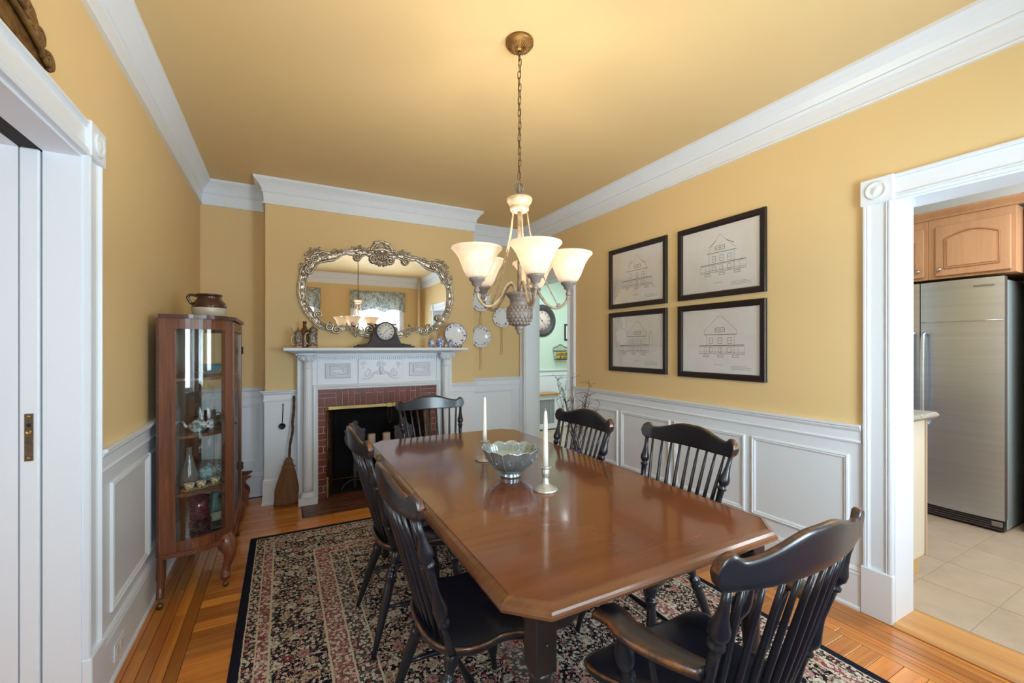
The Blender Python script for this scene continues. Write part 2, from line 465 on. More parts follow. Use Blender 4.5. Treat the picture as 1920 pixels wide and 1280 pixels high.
# right wall between the doorways
wains('right', [(XR, K1 + 0.135), (XR, H0 - 0.125)], 0.95, wr)
for a, b in ((1.14, 1.672), (1.712, 2.276), (2.316, 2.854), (2.894, 3.45)):
    frame_panel(wr, wallM((XR, b, 0.30), (0, -1, 0), (-1, 0, 0)), b - a, 0.49)
# left wall beyond the pocket door
wains('left', [(XL, YBL), (XL, P1 + 0.145)], 0.955, wl)
for a, b in ((2.312, 2.846), (2.866, 3.38), (3.41, 3.93), (3.96, 4.44)):
    frame_panel(wl, wallM((XL, a, 0.265), (0, 1, 0), (1, 0, 0)), b - a, 0.532)
wains('back_left', [(CX0, YBL), (XL, YBL)], 0.985, wb)
frame_panel(wb, wallM((XL + 0.10, YBL, 0.31), (1, 0, 0), (0, -1, 0)), 0.345, 0.525)
wains('chimney_left', [(0.108, YC), (CX0, YC), (CX0, YBL - 0.007)], 0.975, wc)
wains('chimney_right', [(CX1, YBR - 0.007), (CX1, YC), (1.515, YC)], 0.975, wc)
wains('back_right', [(XR, YBR), (CX1, YBR)], 0.985, wb2)
frame_panel(wb2, wallM((CX1 + 0.08, YBR, 0.31), (1, 0, 0), (0, -1, 0)), 0.64, 0.525)
# --- rear wall (seen in the mirror): plain wainscot
for a, b in ((XL, WIN[1][0] - 0.09), (WIN[1][1] + 0.09, WIN[0][0] - 0.09), (WIN[0][1] + 0.09, XR)):
    MB().sweep([(a, YR), (b, YR)], BASEP).build('baseboard', WHITE, wre); MB().sweep([(a, YR), (b, YR)], rail_prof(0.95)).build('chair_rail', WHITE, wre)

# --- door casings: fluted boards, corner blocks with bullseye, plinths
def casing_board(L, w=0.118):
    # local: x across (0..w), y along the length (0..L), z out of the wall
    prof = [(0, 0), (0, 0.020), (0.006, 0.024), (0.014, 0.024), (0.018, 0.016), (0.023, 0.022), (0.028, 0.016), (0.034, 0.013), (w - 0.034, 0.013), (w - 0.028, 0.016), (w - 0.023, 0.022), (w - 0.018, 0.016), (w - 0.014, 0.024), (w - 0.006, 0.024), (w, 0.020), (w, 0)]
    k = len(prof); v = [(x, 0, z) for x, z in prof] + [(x, L, z) for x, z in prof]
    f = [(j, (j + 1) % k, k + (j + 1) % k, k + j) for j in range(k)] + [tuple(range(k - 1, -1, -1)), tuple(range(k, 2 * k))]
    return v, f
def casing(parent, O, xd, nd, w, ph=0.24, h0=None, h1=2.06, block=True):
    M = wallM(O, xd, nd); v, f = casing_board(h1 - ph, w)
    MB().add(v, f, M @ T(0, ph, 0)).build('casing', WHITE, parent)
    MB().bbox(-0.005, w + 0.005, 0, ph, 0, 0.030, 0.004, M).build('plinth_block', WHITE, parent)
    if block:
        MB().bbox(-0.007, w + 0.007, h1, h1 + 0.128, 0, 0.030, 0.004, M).build('corner_block', WHITE, parent)
        MB().lathe([(0.044, 0.029), (0.046, 0.034), (0.040, 0.038), (0.034, 0.033), (0.022, 0.032), (0.016, 0.036), (0.0, 0.038)], 24, M @ T(w / 2, h1 + 0.064, 0)).build('bullseye', WHITE, parent)
def header(parent, O, xd, nd, L, w=0.118):
    # horizontal head casing: length along xd, board height w
    M = wallM(O, xd, nd); v, f = casing_board(L, w)
    MB().add(v, f, M @ Matrix(((0, 1, 0, 0), (1, 0, 0, 0), (0, 0, 1, 0), (0, 0, 0, 1)))).build('head_casing', WHITE, parent)
kd = struct(wall_grid([K0 - 0.0185, K0, K1, K1 + 0.0185], [0.0, KH, KH + 0.0185], [(K0, K1, -1, KH)], XR - 0.002, XR + WT + 0.004, 'Y').build('door_1', WHITE)); kd['label'] = 'white cased doorway to the kitchen'
casing(kd, (XR, K1 + 0.128, 0), (0, -1, 0), (-1, 0, 0), 0.122)
casing(kd, (XR, K0 - 0.006, 0), (0, -1, 0), (-1, 0, 0), 0.122)
header(kd, (XR, K1 + 0.000, KH + 0.008), (0, -1, 0), (-1, 0, 0), K1 - K0, 0.122)
hd = struct(wall_grid([H0 - 0.0185, H0, H1, H1 + 0.0185], [0.0, HH, HH + 0.0185], [(H0, H1, -1, HH)], XR - 0.002, XR + WT + 0.004, 'Y').build('door_2', WHITE)); hd['label'] = 'white cased doorway to the pale green passage'
casing(hd, (XR, H0 - 0.002, 0), (0, -1, 0), (-1, 0, 0), 0.118, h1=2.10)
casing(hd, (XR, H1 + 0.120, 0), (0, -1, 0), (-1, 0, 0), 0.112, h1=2.10)
header(hd, (XR, H1 + 0.0, HH + 0.008), (0, -1, 0), (-1, 0, 0), H1 - H0, 0.118)
pd = struct(wall_grid([P0 - 0.0185, P0, P1, P1 + 0.0185], [0.0, PH, PH + 0.0185], [(P0, P1, -1, PH)], XL - 0.095, XL + 0.002, 'Y').build('door_3', WHITE)); pd['label'] = 'white cased pocket-door opening'
casing(pd, (XL, P1 + 0.008, 0), (0, 1, 0), (1, 0, 0), 0.128, h1=2.03)
casing(pd, (XL, P0 - 0.136, 0), (0, 1, 0), (1, 0, 0), 0.128, h1=2.03)
header(pd, (XL, P0 - 0.0, PH + 0.01), (0, 1, 0), (1, 0, 0), P1 - P0, 0.124)
# pocket door edge standing in its slot, with the far jamb behind it
MB().box(XL - 0.205, XL - 0.153, P1 - 0.002, P1 + 0.30, 0, PH).build('far_jamb', WHITE, pd)
MB().box(XL - 0.152, XL - 0.096, P1 - 1.4, P1 + 0.02, PH + 0.002, PH + 0.02).build('track_slot', mat('dark_slot', rgb(30, 28, 28), 0.8), pd)
MB().box(XL - 0.205, XL - 0.153, P0, P1 - 0.003, PH - 0.0, PH + 0.05).build('far_head', WHITE, pd)
pkt = struct(MB().bbox(XL - 0.149, XL - 0.101, P1 - 0.006, P1 + 0.9, 0.012, PH + 0.0015, 0.004).build('door_4', WHITE)); pkt['label'] = 'white pocket door slid into the wall'
lk = MB().bbox(XL - 0.136, XL - 0.114, P1 - 0.0085, P1 - 0.005, 0.965, 1.125, 0.001).build('lock_plate', mat('grey_brass_plate', rgb(140, 128, 112), 0.4, 0.9, noise=(50, 0.4)), pkt)
for z in (0.975, 1.115): MB().lathe([(0.005, 0), (0.005, 0.002), (0.0, 0.003)], 10, T(XL - 0.125, P1 - 0.0085, z) @ RX(R90)).build('screw', BRASS, lk)
MB().box(XL - 0.130, XL - 0.120, P1 - 0.0095, P1 - 0.0084, 1.08, 1.092).build('key_hole', IRON, lk)
MB().lathe([(0.006, 0), (0.008, 0.002), (0.005, 0.003), (0.004, 0.001), (0, 0.001)], 14, T(XL - 0.125, P1 - 0.0085, 1.062) @ RX(R90)).build('pull_ring', BRASS, lk)
# oak threshold of the kitchen doorway
MB().sweep([(XR + WT + 0.03, K1), (XR + WT + 0.03, K0)][::-1], [(0.0, 0), (0.255, 0), (0.255, 0.006), (0.235, 0.016), (0.03, 0.016), (0.0, 0.012)]).build('threshold', OAKT, kd)

# --- rear windows with sashes
for i, (a, b) in enumerate(WIN):
    w = struct(wall_grid([a, a + 0.05, b - 0.05, b], [WZ0, WZ0 + 0.05, 1.56, 1.61, WZ1 - 0.05, WZ1], [(a + 0.05, b - 0.05, WZ0 + 0.05, 1.56), (a + 0.05, b - 0.05, 1.61, WZ1 - 0.05)], YR - 0.11, YR - 0.06, 'X').build('window_%d' % (i + 1), WHITE))
    for z0, z1 in ((WZ0 + 0.05, 1.56), (1.61, WZ1 - 0.05)):
        MB().box(a + 0.05, b - 0.05, YR - 0.087, YR - 0.083, z0, z1).build('pane', PANE, w)
    m = wall_grid([a - 0.09, a, b, b + 0.09], [WZ0 - 0.09, WZ0, WZ1, WZ1 + 0.09], [(a, b, WZ0, WZ1)], YR, YR + 0.02, 'X'); m.build('window_casing', WHITE, w)
    MB().bbox(a - 0.11, b + 0.11, YR, YR + 0.05, WZ0 - 0.02, WZ0 + 0.005, 0.004).build('window_sill', WHITE, w)
# ------------------------------------------------------------------ fireplace
# firebox lining and brick facing belong to the chimney wall
fb = MB()
fb.add([(FBX0, YC, 0), (FBX1, YC, 0), (FBX1, YC, FBZ), (FBX0, YC, FBZ), (FBX0 + 0.1, YC + 0.5, 0), (FBX1 - 0.1, YC + 0.5, 0), (FBX1 - 0.1, YC + 0.5, FBZ), (FBX0 + 0.1, YC + 0.5, FBZ)],
       [(0, 4, 7, 3), (1, 2, 6, 5), (4, 5, 6, 7), (3, 7, 6, 2), (0, 1, 5, 4)])
fb.build('firebox', SOOT, wc)
YB = 4.135                                   # face of the brick surround
mo = wall_grid([0.268, FBX0 - 0.008, FBX1 + 0.008, 1.352], [0, FBZ + 0.015, 0.975], [(FBX0 - 0.008, FBX1 + 0.008, -1, FBZ + 0.015)], YB + 0.006, YC, 'X')
mo.build('mortar_bed', MORTAR, wc)
def brick(x0, x1, z0, z1, y0=YB, y1=None, m=None):
    g = 0.0030
    MB().bbox(x0 + g, x1 - g, y0 - random.uniform(0, 0.002), (y1 or y0 + 0.02), z0 + g, z1 - g, 0.002).build('brick', m or BRICK, wc)
rows = 14; bh = (FBZ + 0.015) / rows
for i in range(rows):
    for (a, b) in ((0.272, FBX0 - 0.008), (FBX1 + 0.008, 1.348)):
        if i % 3 == 1: mid = a + (b - a) * 0.55; brick(a, mid, i * bh, (i + 1) * bh); brick(mid, b, i * bh, (i + 1) * bh)
        else: brick(a, b, i * bh, (i + 1) * bh)
z0 = FBZ + 0.015; n = 15; wx = (1.348 - 0.272 - 0.30) / n
for k, x in enumerate((0.272, 1.348 - 0.15)):
    brick(x, x + 0.15, z0 + 0.08, 0.935); brick(x, x + 0.15, 0.935, 0.972)
    brick(x, x + 0.055, z0, z0 + 0.08) if k == 0 else brick(x + 0.095, x + 0.15, z0, z0 + 0.08)
    brick(x + 0.055, x + 0.15, z0, z0 + 0.08) if k == 0 else brick(x, x + 0.095, z0, z0 + 0.08)
for i in range(n):
    x = 0.272 + 0.15 + i * wx
    if i % 2: brick(x, x + wx, z0, 0.925); brick(x, x + wx, 0.925, 0.972)
    else: brick(x, x + wx, z0, 0.972)
# brick cheeks inside the opening
for sd in (0, 1):
    for i in range(rows):
        for k in range(2):
            y0 = YC + 0.006 + k * 0.13 + (0.04 if i % 2 else 0); ln = 0.12
            x = (FBX0 if sd == 0 else FBX1); s = 1 if sd == 0 else -1
            dx = 0.2 * (y0 - YC)
            q = MB().bbox(-0.002, 0.010, 0, ln, i * bh + 0.003, (i + 1) * bh - 0.003, 0.002, T(x + s * dx, y0, 0) @ RZ(-s * math.atan(0.2)))
            q.build('brick', mat('dark_inner_brick', rgb(84, 42, 34), 0.7, noise=(14, 0.4), rnd=0.2), wc)
# hearth of narrow bricks set flush with the floor
hearth = struct(MB().box(0.137, 1.488, 3.742, YC + 0.02, -0.02, 0.0005).build('floor_hearth', HMORTAR))
yy = 3.745; r = 0
while yy < YC - 0.02:
    x = 0.14 - (0.1 if r % 2 else 0)
    while x < 1.48:
        a, b = max(0.14, x), min(1.485, x + 0.2)
        if b - a > 0.02: MB().bbox(a + 0.0015, b - 0.0015, yy + 0.002, yy + 0.044, -0.005, 0.004, 0.0015).build('brick', HBRICK, hearth)
        x += 0.2
    yy += 0.047; r += 1

mt = thing('fireplace_mantel', 'white painted wooden mantelpiece with fluted columns round the brick fireplace', 'fireplace mantel', (0, 0, 0))
MX0, MX1 = 0.108, 1.515; MC = (MX0 + MX1) / 2; YM = 4.135   # face of the side boards
MB().bbox(MX0, 0.268, YM, YC + 0.0, 0, 1.285, 0.002).build('side_board', WHITE, mt)
MB().bbox(1.352, MX1, YM, YC + 0.0, 0, 1.285, 0.002).build('side_board', WHITE, mt)
MB().bbox(0.262, 1.358, YM, YC, 0.972, 1.285, 0.002).build('frieze_board', WHITE, mt)
# inner moulding round the brickwork
prof = [(0, 0), (0, 0.016), (0.008, 0.022), (0.016, 0.018), (0.024, 0.026), (0.034, 0.028), (0.042, 0.020), (0.045, 0.0)]
m = MB(); v = []; f = []; k = len(prof)
for (x, z, sx, sz) in ((0.270, 0, -1, 0), (0.270, 0.970, -1, 1), (1.350, 0.970, 1, 1), (1.350, 0, 1, 0)):
    for o, h in prof: v.append((x + sx * o, YM - h, z + sz * o))
for i in range(3):
    for j in range(k): f.append((i * k + j, (i + 1) * k + j, (i + 1) * k + (j + 1) % k, i * k + (j + 1) % k))
f += [tuple(range(k)), tuple(3 * k + j for j in range(k))]
m.add(v, f).build('inner_moulding', WHITE, mt)
# columns
def flute(a, z): return 1 - 0.07 * max(0, math.cos(a * 14)) ** 0.6 if 0.18 < z < 1.08 else 1
for cx in (0.188, 1.435):
    M = T(cx, YM - 0.052, 0)
    MB().bbox(cx - 0.076, cx + 0.076, YM - 0.112, YM, 0.0, 0.062, 0.004).build('plinth', WHITE, mt)
    MB().lathe([(0.066, 0.062), (0.068, 0.070), (0.062, 0.080), (0.056, 0.084), (0.054, 0.090), (0.050, 0.10), (0.044, 0.105)], 32, M).build('base', WHITE, mt)
    zs = [0.10, 0.17, 0.185] + [0.2 + 0.08 * i for i in range(11)] + [1.07, 1.085, 1.14, 1.23]
    col = MB().lathe([(0.042 - 0.006 * (z / 1.23), z) for z in zs], 56, M, True, True, flute).build('column', WHITE, mt)
    MB().lathe([(0.036, 1.16), (0.041, 1.164), (0.041, 1.170), (0.036, 1.174)], 28, M).build('astragal', WHITE, mt)
    cp = MB().lathe([(0.036, 1.222), (0.042, 1.232), (0.046, 1.246), (0.056, 1.270), (0.06, 1.282)], 28, M).build('capital', WHITE, mt)
    for sx in (-1, 1):
        pts = [(sx * (0.058 + 0.018 * (1 - t) * math.cos(t * 9)), -0.052, 1.258 + 0.018 * (1 - t) * math.sin(t * 9)) for t in [i / 20 for i in range(18)]]
        MB().tube(pts, 0.006, 6, M).build('volute', WHITE, cp)
    for a in range(8):
        an = a * PI / 4
        MB().sphere((0.05 * math.cos(an), 0.05 * math.sin(an), 1.246), 0.014, 8, 6, M, (0.7, 0.7, 1.4)).build('leaf', WHITE, cp)
    MB().bbox(cx - 0.076, cx + 0.076, YM - 0.122, YM, 1.281, 1.296, 0.003).build('abacus', WHITE, mt)
# shelf: bed moulding, corona and top board in stepped layers
def layer(o, z0, z1, name, e=0.0):
    MB().bbox(MX0 - o, MX1 + o, YM - o - e, YC, z0, z1, 0.003).build(name, WHITE, mt)
layer(0.016, 1.272, 1.292, 'architrave', 0.0)
m = MB(); v = []; f = []
prof = [(0.02, 1.291), (0.026, 1.294), (0.040, 1.299), (0.060, 1.306), (0.072, 1.311), (0.078, 1.315), (0.078, 1.317)]
k = len(prof)
for o, z in prof: v += [(MX0 - o, YC, z), (MX0 - o, YM - o - 0.035, z), (MX1 + o, YM - o - 0.035, z), (MX1 + o, YC, z)]
for j in range(k - 1):
    for i in range(3): f.append((j * 4 + i, j * 4 + i + 1, j * 4 + 4 + i + 1, j * 4 + 4 + i))
f += [(0, 3, 2, 1), tuple((k - 1) * 4 + i for i in range(4)), tuple([j * 4 for j in range(k)] + [j * 4 + 3 for j in range(k - 1, -1, -1)])]
m.add(v, f).build('cyma_moulding', WHITE, mt)
SHZ = 1.343
MB().bbox(MX0 - 0.108, MX1 + 0.108, 3.945, YC, 1.316, SHZ, 0.005).build('shelf', WHITE, mt)
# beaded dentil row under the shelf and the raised centre tablet
dn = MB(); x = 0.262
while x < 1.36: dn.box(x, x + 0.0085, YM - 0.014, YM, 1.236, 1.258); x += 0.0185
dn.build('dentil_row', WHITE, mt, kind='stuff')
MB().bbox(0.262, 1.36, YM - 0.012, YM, 1.259, 1.272, 0.002).build('bead', WHITE, mt)
MB().bbox(MC - 0.205, MC + 0.205, YM - 0.018, YM, 1.012, 1.235, 0.003).build('centre_tablet', WHITE, mt)
for cx in (MC - 0.375, MC + 0.375):
    frame_panel(mt, wallM((cx - 0.108, YM, 1.068), (1, 0, 0), (0, -1, 0)), 0.216, 0.135).name = 'panel_frame'
    frame_panel(mt, wallM((cx - 0.07, YM, 1.096), (1, 0, 0), (0, -1, 0)), 0.14, 0.08).name = 'panel_frame'
# carved ornament: a flower, a torch-like urn, scrolling leaves and two small rosettes
YT = YM - 0.018
def spiral2(cx, cz, r0, turns, a0, sgn, y, n=26):
    return [(cx + r0 * (1 - 0.85 * t) * math.cos(a0 + sgn * t * turns * 2 * PI), y, cz + r0 * (1 - 0.85 * t) * math.sin(a0 + sgn * t * turns * 2 * PI)) for t in [i / (n - 1) for i in range(n)]]
for i in range(9):
    an = PI * i / 8
    MB().sphere((MC + 0.03 * math.cos(an), YT, 1.182 + 0.026 * math.sin(an)), 0.013, 8, 6, None, (1, 0.5, 1)).build('petal', WHITE, mt)
MB().sphere((MC, YT, 1.174), 0.022, 12, 8, None, (1, 0.5, 1)).build('flower_heart', WHITE, mt)
MB().lathe([(0.0, 0), (0.012, 0.004), (0.018, 0.03), (0.026, 0.055), (0.02, 0.07), (0.0, 0.072)], 14, T(MC, YT, 1.086)).build('urn', WHITE, mt)
for s in (-1, 1):
    MB().tube(spiral2(MC + s * 0.125, 1.108, 0.038, 1.5, PI / 2 + (0 if s > 0 else 0), s, YT - 0.001), [0.006 - 0.003 * i / 25 for i in range(26)], 6).build('scroll', WHITE, mt)
    MB().tube(cr([(MC + s * 0.02, YT, 1.10), (MC + s * 0.05, YT, 1.105), (MC + s * 0.085, YT, 1.074), (MC + s * 0.12, YT, 1.056), (MC + s * 0.165, YT, 1.058)], 6), 0.006, 6).build('leaf_stem', WHITE, mt)
    for k in range(5):
        MB().sphere((MC + s * (0.04 + 0.022 * k), YT, 1.116 - 0.009 * k), 0.014, 8, 6, RZ(0), (1.0, 0.45, 0.7)).build('acanthus_lobe', WHITE, mt)
    MB().tube(spiral2(MC + s * 0.16, 1.196, 0.022, 1.4, 0, -s, YT - 0.001), 0.004, 6).build('rosette', WHITE, mt)
    MB().sphere((MC + s * 0.16, YT, 1.162), 0.010, 8, 6, None, (0.8, 0.5, 1.2)).build('bud', WHITE, mt)

# brass fireplace screen frame with drawn chains
sc = thing('fireplace_screen', 'brass framed spark screen standing in the fireplace opening', 'fire screen', (0, 0, 0))
YS = YB - 0.030
MB().bbox(0.330, 1.290, YS - 0.008, YS + 0.008, 0.790, 0.822, 0.003).build('top_bar', BRASS, sc)
for x in (0.345, 1.275):
    MB().tube([(x, YS, 0.02), (x, YS, 0.79)], 0.007, 8).build('post', OBRASS, sc)
    MB().lathe([(0.004, 0.0), (0.010, 0.006), (0.011, 0.02), (0.008, 0.03), (0.012, 0.05), (0.009, 0.07), (0.013, 0.11), (0.012, 0.14), (0.009, 0.17), (0.011, 0.18), (0.007, 0.2)], 12, T(x, YS - 0.012, 0.004)).build('foot', BRASS, sc)
    MB().sphere((x, YS - 0.010, 0.806), 0.011, 10, 7).build('corner_rosette', OBRASS, sc)
MB().tube([(0.345, YS, 0.17), (1.275, YS, 0.17)], 0.005, 8).build('bottom_bar', OBRASS, sc)
MB().bbox(0.86, 0.905, YS - 0.014, YS + 0.010, 0.786, 0.826, 0.002).build('centre_clasp', BRASS, sc)
MB().bbox(0.915, 0.945, YS - 0.013, YS + 0.010, 0.788, 0.824, 0.002).build('centre_clasp', BRASS, sc)
MB().tube(cr([(0.872, YS - 0.008, 0.79), (0.868, YS - 0.008, 0.70), (0.885, YS - 0.008, 0.635), (0.902, YS - 0.008, 0.70), (0.905, YS - 0.008, 0.79)], 6), 0.0016, 5).build('pull_chain', OBRASS, sc)
# two iron andirons with shield-shaped fronts, and two thick pale candles between them
def andiron(x, label):
    a = thing('andiron', label, 'andiron', (x, YC + 0.06, 0.0), 0, 'andirons in the fireplace')
    g = mat('grey_cast_iron', rgb(92, 90, 96), 0.55, 0.3, noise=(60, 0.4), bump=(90, 0.5))
    out = [(-0.085, 0.44), (-0.095, 0.50), (-0.085, 0.54), (-0.10, 0.555), (-0.085, 0.575), (-0.06, 0.57), (-0.035, 0.60), (-0.02, 0.61), (-0.028, 0.632), (-0.012, 0.652), (0.012, 0.652), (0.028, 0.632), (0.02, 0.61), (0.035, 0.60), (0.06, 0.57), (0.085, 0.575), (0.10, 0.555), (0.085, 0.54), (0.095, 0.50), (0.085, 0.44), (0.05, 0.39), (0, 0.37), (-0.05, 0.39)]
    MB().prism(out, -0.012, 0.012, RX(R90)).build('shield', g, a)
    MB().lathe([(0.018, 0.02), (0.012, 0.1), (0.02, 0.2), (0.012, 0.3), (0.016, 0.38)], 12).build('shaft', g, a)
    MB().tube(cr([(-0.12, -0.01, 0.004), (-0.1, 0, 0.05), (-0.03, 0, 0.09), (0.03, 0, 0.09), (0.1, 0, 0.05), (0.12, -0.01, 0.004)], 5), 0.013, 8).build('foot', IRON, a)
    MB().box(-0.01, 0.01, 0.0, 0.32, 0.07, 0.09).build('log_bar', IRON, a)
    MB().tube([(0, 0.31, 0.002), (0, 0.31, 0.08)], 0.008, 6).build('rear_leg', IRON, a)
    return a
andiron(0.60, 'left cast-iron andiron with a shield-shaped front in the fireplace')
andiron(1.06, 'right cast-iron andiron with a shield-shaped front, behind the end chair spindles')
for x, lb in ((0.745, 'short pale pillar candle in the fireplace, nearer the left andiron'), (0.885, 'short pale pillar candle in the fireplace, nearer the centre')):
    c = thing('pillar_candle', lb, 'candle', (x, YC + 0.02, 0), 0, 'pillar candles in the fireplace')
    MB().lathe([(0.045, 0), (0.045, 0.012), (0.014, 0.02), (0.012, 0.40), (0.035, 0.41), (0.04, 0.42), (0.0, 0.421)], 18).build('iron_stand', IRON, c)
    MB().lathe([(0.036, 0.421), (0.037, 0.43), (0.037, 0.515), (0.034, 0.52), (0.02, 0.514), (0.0, 0.513)], 20).build('wax', mat('pale_wax', rgb(198, 186, 172), 0.55), c)

# broom, ladle
br = thing('broom', 'straw hearth broom with a crooked wooden handle leaning by the mantel', 'broom', (0.026, 4.125, 0))
STRAW = mat('brown_straw', rgb(136, 94, 60), 0.8, noise=(90, 0.4), scale=(1, 1, 0.06), bump=(120, 0.6))
hp = cr([(0.020, 0.005, 0.36), (0.026, 0.015, 0.50), (0.046, 0.025, 0.62), (0.046, 0.035, 0.70), (0.056, 0.045, 0.80), (0.058, 0.052, 0.925)], 5)
MB().tube(hp, [0.010 + 0.0015 * math.sin(i * 2.2) for i in range(len(hp))], 8).build('handle', mat('brown_bark', rgb(96, 68, 50), 0.8, noise=(60, 0.4), bump=(90, 0.6)), br)
m = MB(); v = []; f = []; NZ, NN = 14, 30
for j in range(NZ + 1):
    t = j / NZ; z = 0.40 * (1 - t) + 0.004
    wv = 0.020 + 0.072 * min(1, t * 1.5) ** 0.9; dp = 0.018 + 0.014 * t
    for i in range(NN):
        a = 2 * PI * i / NN; k = 1 + (0.05 * math.sin(i * 5.1 + j * 0.3)) * min(1, t * 3)
        v.append((0.018 * (1 - t) - 0.006 * t + wv * math.cos(a) * k, dp * math.sin(a) * k, z if j < NZ else 0.003))
for j in range(NZ):
    for i in range(NN): f.append((j * NN + i, j * NN + (i + 1) % NN, (j + 1) * NN + (i + 1) % NN, (j + 1) * NN + i))
f += [tuple(range(NN)), tuple(NZ * NN + i for i in range(NN - 1, -1, -1))]
m.add(v, f, None, True).build('bristles', STRAW, br)
for z, w in ((0.375, 0.036), (0.33, 0.052)):
    MB().tube([(0.016 + w * math.cos(a), 0.023 * math.sin(a), z) for a in [2 * PI * i / 24 for i in range(24)]], 0.0035, 6, None, True).build('binding', mat('twine', rgb(150, 112, 74), 0.8), br)
ld = thing('ladle', 'small dark iron ladle hanging on the white chimney panel beside the broom', 'ladle', (0.0, YC - 0.012, 0))
MB().tube([(-0.006, 0, 0.69), (0.0, -0.003, 0.84)], 0.0035, 6).build('handle', IRON, ld)
MB().tube([(0.0 + 0.006 * math.cos(a), -0.003, 0.848 + 0.009 * math.sin(a)) for a in [2 * PI * i / 14 for i in range(14)]], 0.002, 6, None, True).build('hanging_eye', IRON, ld)
MB().lathe([(0.0, -0.012), (0.016, -0.009), (0.025, -0.001), (0.027, 0.003), (0.023, 0.002), (0.014, -0.005), (0, -0.008)], 20, T(-0.008, -0.010, 0.664) @ RX(R90)).build('bowl', IRON, ld)
# ------------------------------------------------------------------ dining table
TX0, TX1, TY0, TY1, TZ, CH = 0.452, 1.503, 0.815, 2.825, 0.752, 0.088
tb = thing('dining_table', 'long cherry wood dining table with clipped corners in the middle of the room', 'table', (0, 0, 0))
def octa(o, c=CH):
    x0, x1, y0, y1 = TX0 + o, TX1 - o, TY0 + o, TY1 - o; c = c - o * 0.586
    return [(x0 + c, y0), (x1 - c, y0), (x1, y0 + c), (x1, y1 - c), (x1 - c, y1), (x0 + c, y1), (x0, y1 - c), (x0, y0 + c)]
prof = [(0.030, TZ), (0.0285, TZ - 0.0015), (0.027, TZ - 0.0015), (0.0255, TZ - 0.0005), (0.014, TZ - 0.005), (0.006, TZ - 0.011), (0.002, TZ - 0.016), (0.0, TZ - 0.022), (0.002, TZ - 0.030), (0.012, TZ - 0.032), (0.030, TZ - 0.032)]
v = []; f = []; k = len(prof)
for o, z in prof: v += [(x, y, z) for x, y in octa(o)]
for j in range(k):
    j2 = (j + 1) % k
    for i in range(8): f.append((j * 8 + i, j * 8 + (i + 1) % 8, j2 * 8 + (i + 1) % 8, j2 * 8 + i))
MB().add(v, f).build('edge_moulding', TEDGE, tb)
oc = octa(0.0305); x0, x1, y0, y1 = TX0 + 0.0305, TX1 - 0.0305, TY0 + 0.0305, TY1 - 0.0305
S1, S2, g = 1.545, 2.015, 0.0006
MB().prism([oc[7], oc[0], oc[1], oc[2], (x1, S1 - g), (x0, S1 - g)], TZ - 0.03, TZ).build('top_board', TABLE, tb)
MB().prism([(x0, S1 + g), (x1, S1 + g), (x1, S2 - g), (x0, S2 - g)], TZ - 0.03, TZ).build('table_leaf', TABLE, tb)
MB().prism([(x0, S2 + g), (x1, S2 + g), oc[3], oc[4], oc[5], oc[6]], TZ - 0.03, TZ).build('top_board', TABLE, tb)
LX0, LX1, LY0, LY1, LW = 0.545, 1.41, 0.893, 2.747, 0.062
def apron_long(n, L, M):
    pts = [(0, 0), (0, -0.095), (0.05, -0.095), (0.09, -0.07), (0.14, -0.055), (L - 0.14, -0.055), (L - 0.09, -0.07), (L - 0.05, -0.095), (L, -0.095), (L, 0)]
    MB().prism(pts, -0.011, 0.011, M).build(n, DARKW, tb)
ZA = TZ - 0.033
apron_long('apron', LX1 - LX0 - LW, T(LX0 + LW, LY0 + 0.03, ZA) @ RX(R90))
apron_long('apron', LX1 - LX0 - LW, T(LX0 + LW, LY1 + 0.03, ZA) @ RX(R90))
apron_long('apron', LY1 - LY0 - LW, T(LX0 + 0.03, LY0 + LW, ZA) @ RZ(R90) @ RX(R90))
apron_long('apron', LY1 - LY0 - LW, T(LX1 + 0.03, LY0 + LW, ZA) @ RZ(R90) @ RX(R90))
RUGZ = 0.012
for lx in (LX0, LX1):
    for ly in (LY0, LY1):
        c = (lx + LW / 2, ly + LW / 2)
        lg = MB().bbox(lx, lx + LW, ly, ly + LW, 0.535, ZA, 0.003).build('leg', DARKW, tb)
        MB().lathe([(0.018, RUGZ), (0.022, 0.03), (0.018, 0.045), (0.020, 0.06), (0.026, 0.30), (0.030, 0.44), (0.027, 0.46), (0.033, 0.475), (0.033, 0.49), (0.027, 0.50), (0.029, 0.52), (0.034, 0.537)], 12, T(c[0], c[1], 0)).build('turned_shaft', DARKW, lg)
        MB().lathe([(0.005, 0), (0.005, 0.003), (0, 0.004)], 8, T(c[0], ly, 0.61) @ RX(R90)).build('peg', DARKW, lg)

